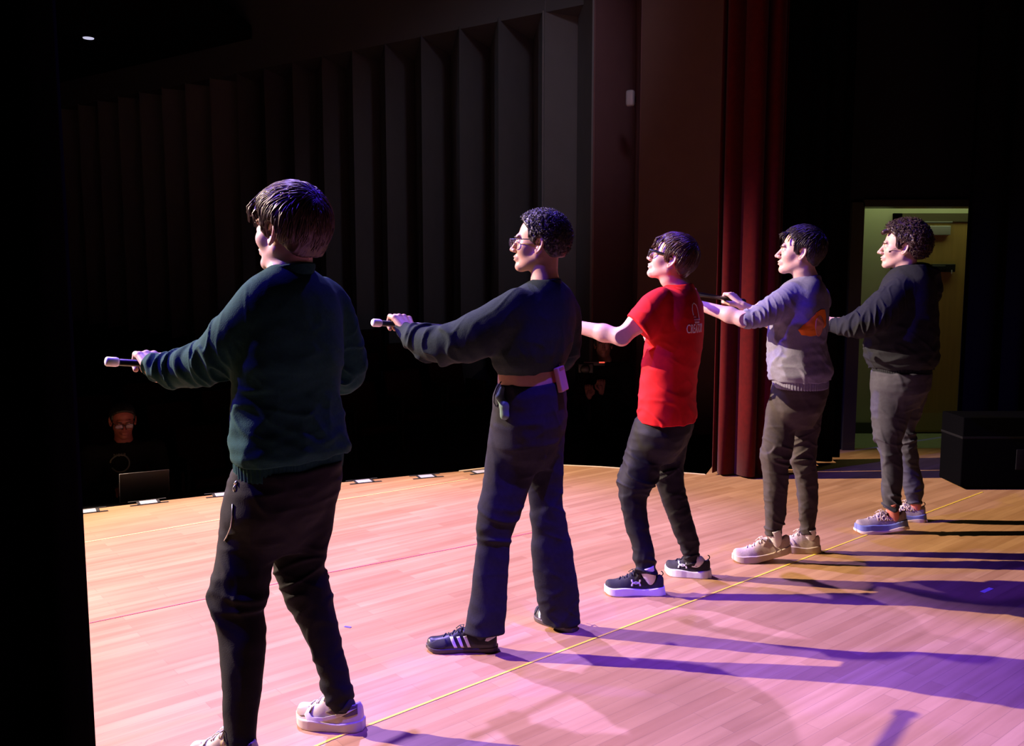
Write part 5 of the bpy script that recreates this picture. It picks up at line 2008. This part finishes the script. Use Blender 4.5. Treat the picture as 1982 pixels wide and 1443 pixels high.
p5 = build(dict(
    Y=Y5, az=-66, k=0.86, seed=17, skin=SKIN, hairm=hair5,
    label='teenager with bushy curly hair in dark hoodie and slate trousers, before the lit doorway',
    head=Head(U(1750, 481, 5.02), -69, -2, 0, 1.03, nose=1.2, cheek=1.1),
    neck=U(1752, 528, Y5), neck_r=0.060,
    feet=shoes([((1752, 1030), (1655, 1029), dict(sole=0.046, flare=0.008, side=-1, lift=0.028)), ((1790, 1008), (1714, 1004), dict(sole=0.040, flare=0.006, side=1))]),
    arms=dict(
        L=dict(sh=U(1722, 585, 4.95), el=U(1668, 627, 4.95), hand=U(1586, 620, 5.16), rod=azv(50), fwd=azv(-52) + np.array([0, 0, .05]), s=1.0),
        R=dict(sh=U(1785, 580, 5.25), el=U(1740, 640, 5.40), hand=U(1640, 632, 5.5), rod=-azv(50), fwd=azv(-75), s=1.0)),
    torso=[(512, 1738, 1788), (522, 1726, 1798), (540, 1712, 1806), (580, 1696, 1810), (629, 1682, 1811), (660, 1677, 1812), (690, 1677, 1812), (704, 1684, 1806), (710, 1690, 1800)],
    hair=dict(thick=0.034, side=0.026, back=0.022, front=0.080, hairline=0.066, nape=-0.064, n=1500, len=0.024, r=0.0022, curl=True, nz=(16, 0.006), burn=-0.004,
              fringe=[((0.06, 0.03, 0.10), (0.088, 0.035, 0.092), 0.016, 0.013), ((0.06, -0.02, 0.10), (0.090, -0.02, 0.092), 0.016, 0.013)]),
    top=dict(name='hoodie', mat=sweat5, amp=0.010, ff=4.5, kk=0.035, extra=hood5, bpts=[U(1800, 500, 5.2)],
             sleeves=[([(1742, 560, 4.98, 24), (1718, 588, 4.95, 32), (1692, 612, 4.94, 32), (1665, 628, 4.95, 26), (1635, 631, 5.03, 19), (1612, 629, 5.10, 14), (1600, 627, 5.13, 10)], (0.010, 0.06, 3, 0.3)),
                      ([(1780, 560, 5.2, 24), (1785, 590, 5.28, 28), (1745, 640, 5.40, 22), (1690, 640, 5.46, 16), (1660, 636, 5.49, 12)], (0.007, 0.06, 5, 0.3))],
             band=[(700, 1690, 1798), (722, 1692, 1799)]),
    trousers=dict(mat=pant5, amp=0.007, knee=0.50, split=760, per=0.06, ank=1.2,
                  pelvis=[(716, 1690, 1800), (750, 1688, 1796), (785, 1698, 1775)],
                  L=[(735, 1688, 1775), (775, 1687, 1768), (830, 1691, 1752), (850, 1694, 1746), (870, 1701, 1744), (900, 1706, 1746), (930, 1707, 1746), (960, 1706, 1743), (984, 1708, 1742)],
                  R=[(735, 1720, 1799), (775, 1722, 1790), (830, 1735, 1771), (870, 1738, 1776), (900, 1742, 1779), (935, 1748, 1787), (955, 1750, 1788), (973, 1756, 1783)]),
    shoe=(mat('grey_engineered_mesh', (0.36, 0.31, 0.34), 0.85, var=0.2, vscale=240, bump=0.3, bscale=500), mat('blue_foam_sole', (0.16, 0.20, 0.52), 0.6), mat('grey_lace', (0.5, 0.42, 0.4), 0.8)),
    sock=mat('coral_sock', (0.62, 0.20, 0.18), 0.9)))
ivory = mat('ivory_outsole', (0.70, 0.55, 0.50), 0.6)
for so, (V, F), S in p5['shoes']:
    n = S.R[:, 1]
    O = S.W([[0.118, 0, 0.066]])[0]
    m2 = text_mesh('HOKA', 0.026, bold=0.025, squeeze=0.95, cuts=1)
    lay('lettering', m2, (V, F), O, -S.R[:, 0], np.array([0, 0, 1.0]), n, mat('pale_pink_print', (0.80, 0.62, 0.58), 0.6), p5['root'], so, off=0.003)
    f0 = lambda Q, S=S: smax(S.sole(Q) - 0.0022, Q[:, 2] - 0.017 - 0.004 * np.sin(Q[:, 0] * 40), 0.003)
    V3, F3_ = surf(f0, (-0.03, -0.08, -0.01), (S.L + 0.02, 0.08, 0.05), 0.003)
    put('outsole', S.W(V3), F3_, ivory, p5['root'], so)
    loop_tab(p5['root'], so, S, RUB, z=0.092)
# headset microphone at the cheek
Hh = p5['H']
v, f = tube([Hh.W(np.array(q)) for q in ((-0.01, 0.088, 0.022), (0.018, 0.078, 0.006), (0.040, 0.070, -0.004), (0.058, 0.064, -0.014))], 0.0011, 6)
v2, f2 = tube([Hh.W(np.array(q)) for q in ((0.056, 0.064, -0.013), (0.060, 0.063, -0.016), (0.064, 0.062, -0.018))], [0.003, 0.0045, 0.003], 8)
V, F = merge((v, f), (v2, f2))
tag(put('headset_microphone', V, F, BLK), 'thin black headset microphone at the cheek of the person in the dark hoodie', 'microphone')

# transmitter pack clipped at the back of the waist
F2v = azv(-62)
S2v = np.array([F2v[1], -F2v[0], 0])
pc = U(1086, 733, 3.42)
upv = np.array([-0.22, 0, 1.0])
upv /= np.linalg.norm(upv)
sx = S2v - upv * (S2v @ upv)
sx /= np.linalg.norm(sx)
root = empty('wireless_transmitter', pc, 'tan wireless transmitter pack clipped at the bare waist of the person in wide charcoal trousers', 'transmitter')
bn = np.cross(sx, upv)
v, f = obox(pc, sx, bn, upv, 0.030, 0.011, 0.048, 0.005)
put('pack', v, f, mat('tan_plastic', (0.50, 0.26, 0.20), 0.5), root)
v, f = obox(pc + upv * 0.040 - bn * 0.0, sx, bn, upv, 0.022, 0.0125, 0.006, 0.002)
put('cap', v, f, mat('brown_plastic', (0.30, 0.14, 0.11), 0.5), root)
v, f = tube([pc + upv * 0.05 + sx * 0.01, pc + upv * 0.065 + sx * 0.012, pc + upv * 0.072 - sx * 0.01, pc + upv * 0.06 - sx * 0.02], 0.0018, 6)
put('cable', v, f, mat('brown_plastic', (0.30, 0.14, 0.11), 0.5), root)


# ================================================================= man at the laptop beyond the stage edge
def simple_person(label, H, neck, chest, hip, shw, arms, skin, hairm, hst, topm, topname, legs, legm, extra=None):
    """figure in dark clothes: chest and hip are centres with half sizes"""
    base = (np.asarray(legs[0][-1]) + np.asarray(legs[1][-1])) / 2
    root = empty('person', base, label, 'person')
    hands, ch = [], []
    for sh, el, hd, rod, fwd in arms:
        pr, wr = hand_prims(hd, rod, fwd, s=1.0)
        hands.append((pr, np.mean([p[0] for p in pr], 0)))
        ch.append((sh, el, wr))
    n0, n1 = H.W(np.array([-0.03, 0, -0.03])), H.W(np.array([-0.022, 0, -0.085]))

    def body(P):
        d = chain(P, [n0, n1, neck, chest], [0.054, 0.054, 0.06, 0.09], 0.02)
        d = smin(d, cull(P, H.W(np.array([0., 0, 0])), 0.165, H.sdf), 0.018)
        for a in ch:
            d = smin(d, chain(P, a, [0.045, 0.036, 0.024], 0.02), 0.01)
        for pr, c in hands:
            d = smin(d, cull(P, c, 0.13, lambda Q, pr=pr: hand_sdf(Q, pr)), 0.006)
        return d
    pts = [H.W(np.array([0.13, 0.1, 0.14])), H.W(np.array([-0.13, -.1, -0.1])), H.W(np.array([0.13, -0.1, -0.1])), chest]
    for a in ch:
        pts += list(a)
    for pr, c in hands:
        pts += [p[1] for p in pr]
    lo, hi = bounds(pts, 0.08)
    V, F = surf(body, lo, hi, 0.0042, 6)
    put('body', V, F, skin, root)
    eyes(root, H, EYEW, hairm)
    c = H.W(np.array([-0.015, 0, 0.03]))
    V, F = surf(lambda P: H.hair(P, hst), c - 0.16, c + 0.16, 0.004, 5)
    put('hair', V, F, hairm, root)

    def tf(P):
        d = chain(P, [neck - np.array([0, 0, 0.04]), chest, hip], [0.07, shw[0], shw[1]], 0.05)
        a, b, _ = ch[0][0], ch[1][0], 0
        q, _ = seg(P, a, b, 0.075, 0.075)
        d = smin(d, q, 0.05)
        for s_, e_, w_ in ch:
            d = smin(d, chain(P, [s_, e_, e_ + (w_ - e_) * 0.82], [0.078, 0.060, 0.042], 0.02, sleeve_fold(0.008, 0.07, 3)), 0.03)
        return d + drape_fold(P, 0.006, 4, None, 5)
    pts = [neck, chest, hip] + [q for a in ch for q in a]
    lo, hi = bounds(pts, 0.2)
    V, F = surf(tf, lo, hi, 0.008, 5)
    top = put(topname, V, F, topm, root)

    def lf(P):
        d = None
        for L in legs:
            q = chain(P, L, [0.105, 0.075, 0.062], 0.03, sleeve_fold(0.006, 0.09, 5))
            d = q if d is None else smin(d, q, 0.02)
        return d
    pts = [q for L in legs for q in L]
    lo, hi = bounds(pts, 0.14)
    V, F = surf(lf, lo, hi, 0.010, 5)
    put('trousers', V, F, legm, root)
    fdir = azv(extra)
    for L in legs:
        a = np.asarray(L[-1]).copy()
        a[2] -= 0.055
        V, F = obox(a + fdir * 0.07 + np.array([0, 0, 0.03]), fdir, np.array([-fdir[1], fdir[0], 0]), (0, 0, 1), 0.145, 0.045, 0.035, 0.025)
        put('shoe', V, F, RUB, root)
    return root, top, (V, F)


hc = U(238, 815, 6.25)
Hm = Head(hc, 152, -16, 0, 1.0)
Hm.o = hc + np.array([0, 0, 0.0])
gfm = -1.05
fm = azv(152)
lm = np.array([-fm[1], fm[0], 0])
neckm = Hm.o + np.array([0, 0, -0.15]) - fm * 0.03
chestm = neckm + np.array([0, 0, -0.26]) - fm * 0.02
hipm = chestm + np.array([0, 0, -0.36]) - fm * 0.02
handA = U(236, 953, 5.98)
handB = U(315, 948, 6.08)
tsh = mat('black_green_tee', (0.003, 0.0045, 0.004), 0.9, spec=0.15)
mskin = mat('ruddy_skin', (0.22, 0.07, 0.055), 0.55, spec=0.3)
mh = mat('dark_grey_hair', (0.006, 0.006, 0.005), 0.5)
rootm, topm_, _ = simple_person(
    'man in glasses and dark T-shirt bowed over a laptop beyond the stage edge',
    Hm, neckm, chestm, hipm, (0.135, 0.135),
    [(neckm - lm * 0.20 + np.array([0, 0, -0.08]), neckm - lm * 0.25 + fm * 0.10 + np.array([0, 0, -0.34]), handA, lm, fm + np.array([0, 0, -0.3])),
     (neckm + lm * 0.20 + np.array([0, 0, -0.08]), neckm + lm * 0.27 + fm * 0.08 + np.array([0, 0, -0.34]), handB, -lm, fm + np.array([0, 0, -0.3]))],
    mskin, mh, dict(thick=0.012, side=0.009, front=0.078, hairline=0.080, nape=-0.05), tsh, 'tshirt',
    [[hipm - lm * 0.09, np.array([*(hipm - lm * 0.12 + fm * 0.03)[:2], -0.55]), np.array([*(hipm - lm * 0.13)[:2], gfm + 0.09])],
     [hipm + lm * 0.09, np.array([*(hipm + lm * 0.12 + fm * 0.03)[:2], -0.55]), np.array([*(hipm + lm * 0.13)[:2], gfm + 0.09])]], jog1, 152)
glasses(rootm, Hm, BLK, LENS, 0.025, 0.016, 0.0020, 0.0022)
# shirt print: an arc of letters over a ring
prm = mat('faded_shirt_print', (0.12, 0.14, 0.12), 0.8)
pcm = U(236, 905, 6.05)
tv = [np.array(v.co) + np.array(topm_.location) + np.array(rootm.location) for v in topm_.data.vertices]
tf_ = [tuple(p.vertices) for p in topm_.data.polygons]
exm = lm
circ = [(0.060 * math.cos(a), -0.05 + 0.060 * math.sin(a)) for a in np.linspace(-2.6, 3.1, 26)]
for nm, ms in (('lettering', text_mesh('NGER', 0.020, bold=0.01, cuts=0, space=1.15)), ('ring_emblem', poly_mesh([stroke([(x, y) for x, y in circ], 0.010)], 1))):
    lay(nm, ms, (tv, tf_), pcm + np.array([0, 0, 0.055]), exm, np.array([0, 0, 1.0]), fm, prm, rootm, topm_, off=0.003)

# laptop on a black desk
dz = handA[2] - 0.035
dc = U(285, 960, 6.02)
dc[2] = dz
root = empty('laptop_desk', (dc[0], dc[1], gfm), 'black desk under the laptop, mostly hidden below the stage edge', 'desk')
V, F = obox((dc[0], dc[1] - 0.07, dz - 0.03), lm, fm, (0, 0, 1), 0.45, 0.15, 0.014, 0.004)
put('desktop', V, F, black, root)
for a in (-1, 1):
    for b in (-1, 1):
        p = np.array([dc[0], dc[1] - 0.07, 0]) + lm * 0.41 * a + fm * 0.12 * b
        V, F = box(p[0] - 0.015, p[0] + 0.015, p[1] - 0.015, p[1] + 0.015, gfm, dz - 0.042)
        put('leg', V, F, black, root, smooth=False)
lc = U(280, 962, 5.93)
lc[2] = dz
root = empty('laptop', lc, 'open black laptop in front of the man with glasses, lid towards the stage', 'laptop')
lapm = mat('black_laptop_shell', (0.012, 0.012, 0.013), 0.4)
V, F = obox(lc - fm * 0.10 + np.array([0, 0, -0.006]), lm, fm, (0, 0, 1), 0.155, 0.105, 0.009, 0.004)
put('keyboard_base', V, F, lapm, root)
lu = np.array([0, 0, 1.0]) * 0.96 + fm * 0.26
lu /= np.linalg.norm(lu)
V, F = obox(lc + lu * 0.105 + fm * 0.01, lm, np.cross(lm, lu), lu, 0.155, 0.004, 0.105, 0.003)
lid = put('lid', V, F, lapm, root)
e = lc + fm * 0.01
pts = [e + lm * 0.155 + lu * 0.0, e + lm * 0.155 + lu * 0.212, e - lm * 0.155 + lu * 0.212]
pts2 = [e - lm * 0.155 + lu * 0.0, e - lm * 0.155 + lu * 0.212]
V, F = merge(tube(pts, 0.0016, 5), tube(pts2, 0.0016, 5))
put('lid_edge', V, F, mat('grey_lid_edge', (0.35, 0.35, 0.35), 0.4), root, lid)

# ================================================================= photographer
hp = U(1168, 668, 8.6)
Hp = Head(hp, 185, 0, 0, 1.0)
Hp.o = hp
fp = azv(188)
lp = np.array([-fp[1], fp[0], 0])
neckp = hp + np.array([0.02, 0, -0.16])
chestp = neckp + np.array([0.02, 0, -0.27])
hipp = chestp + np.array([0, 0, -0.40])
gz = float(rake(hipp[0], hipp[1]))
camc = U(1134, 712, 8.40)
phb = mat('black_jacket', (0.008, 0.008, 0.009), 0.95, spec=0.1)
h1_ = U(1140, 752, 8.38)
h2_ = U(1163, 742, 8.38)
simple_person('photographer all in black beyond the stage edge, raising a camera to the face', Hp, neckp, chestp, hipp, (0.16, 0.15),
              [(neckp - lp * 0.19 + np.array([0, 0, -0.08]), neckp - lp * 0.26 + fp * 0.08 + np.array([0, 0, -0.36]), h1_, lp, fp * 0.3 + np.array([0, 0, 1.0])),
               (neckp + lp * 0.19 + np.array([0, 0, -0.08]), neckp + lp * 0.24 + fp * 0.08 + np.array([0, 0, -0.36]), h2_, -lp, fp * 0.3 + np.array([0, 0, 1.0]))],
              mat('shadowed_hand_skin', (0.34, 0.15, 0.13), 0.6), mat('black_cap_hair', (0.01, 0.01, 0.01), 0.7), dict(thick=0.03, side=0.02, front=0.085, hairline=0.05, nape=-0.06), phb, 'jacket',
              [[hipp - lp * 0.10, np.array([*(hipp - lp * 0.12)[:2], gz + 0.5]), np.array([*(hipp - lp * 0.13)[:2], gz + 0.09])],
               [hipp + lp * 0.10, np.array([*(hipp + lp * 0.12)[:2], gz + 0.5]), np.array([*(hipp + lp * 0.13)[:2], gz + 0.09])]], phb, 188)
root = empty('camera_body', camc, 'black camera with a small red light held up by the photographer', 'camera')
V, F = obox(camc, lp, fp, (0, 0, 1), 0.075, 0.035, 0.05, 0.012)
put('housing', V, F, BLK, root)
v, f = tube([camc + fp * 0.02, camc + fp * 0.04, camc + fp * 0.13, camc + fp * 0.135], [0.04, 0.042, 0.045, 0.036], 24)
put('lens_barrel', v, f, BLK, root)
rl = U(1165, 701, 8.34)
V, F = obox(rl, (1, 0, 0), (0, 1, 0), (0, 0, 1), 0.026, 0.006, 0.006, 0.001)
put('red_lamp', V, F, mat('red_lamp', (0.8, 0.1, 0.06), 0.5, emit=(1.0, 0.10, 0.06), estr=0.9), root)
V, F = obox(U(1150, 703, 8.40), (1, 0, 0), (0, 1, 0), (0, 0, 1), 0.10, 0.02, 0.022, 0.005)
put('flash_bracket', V, F, BLK, root)
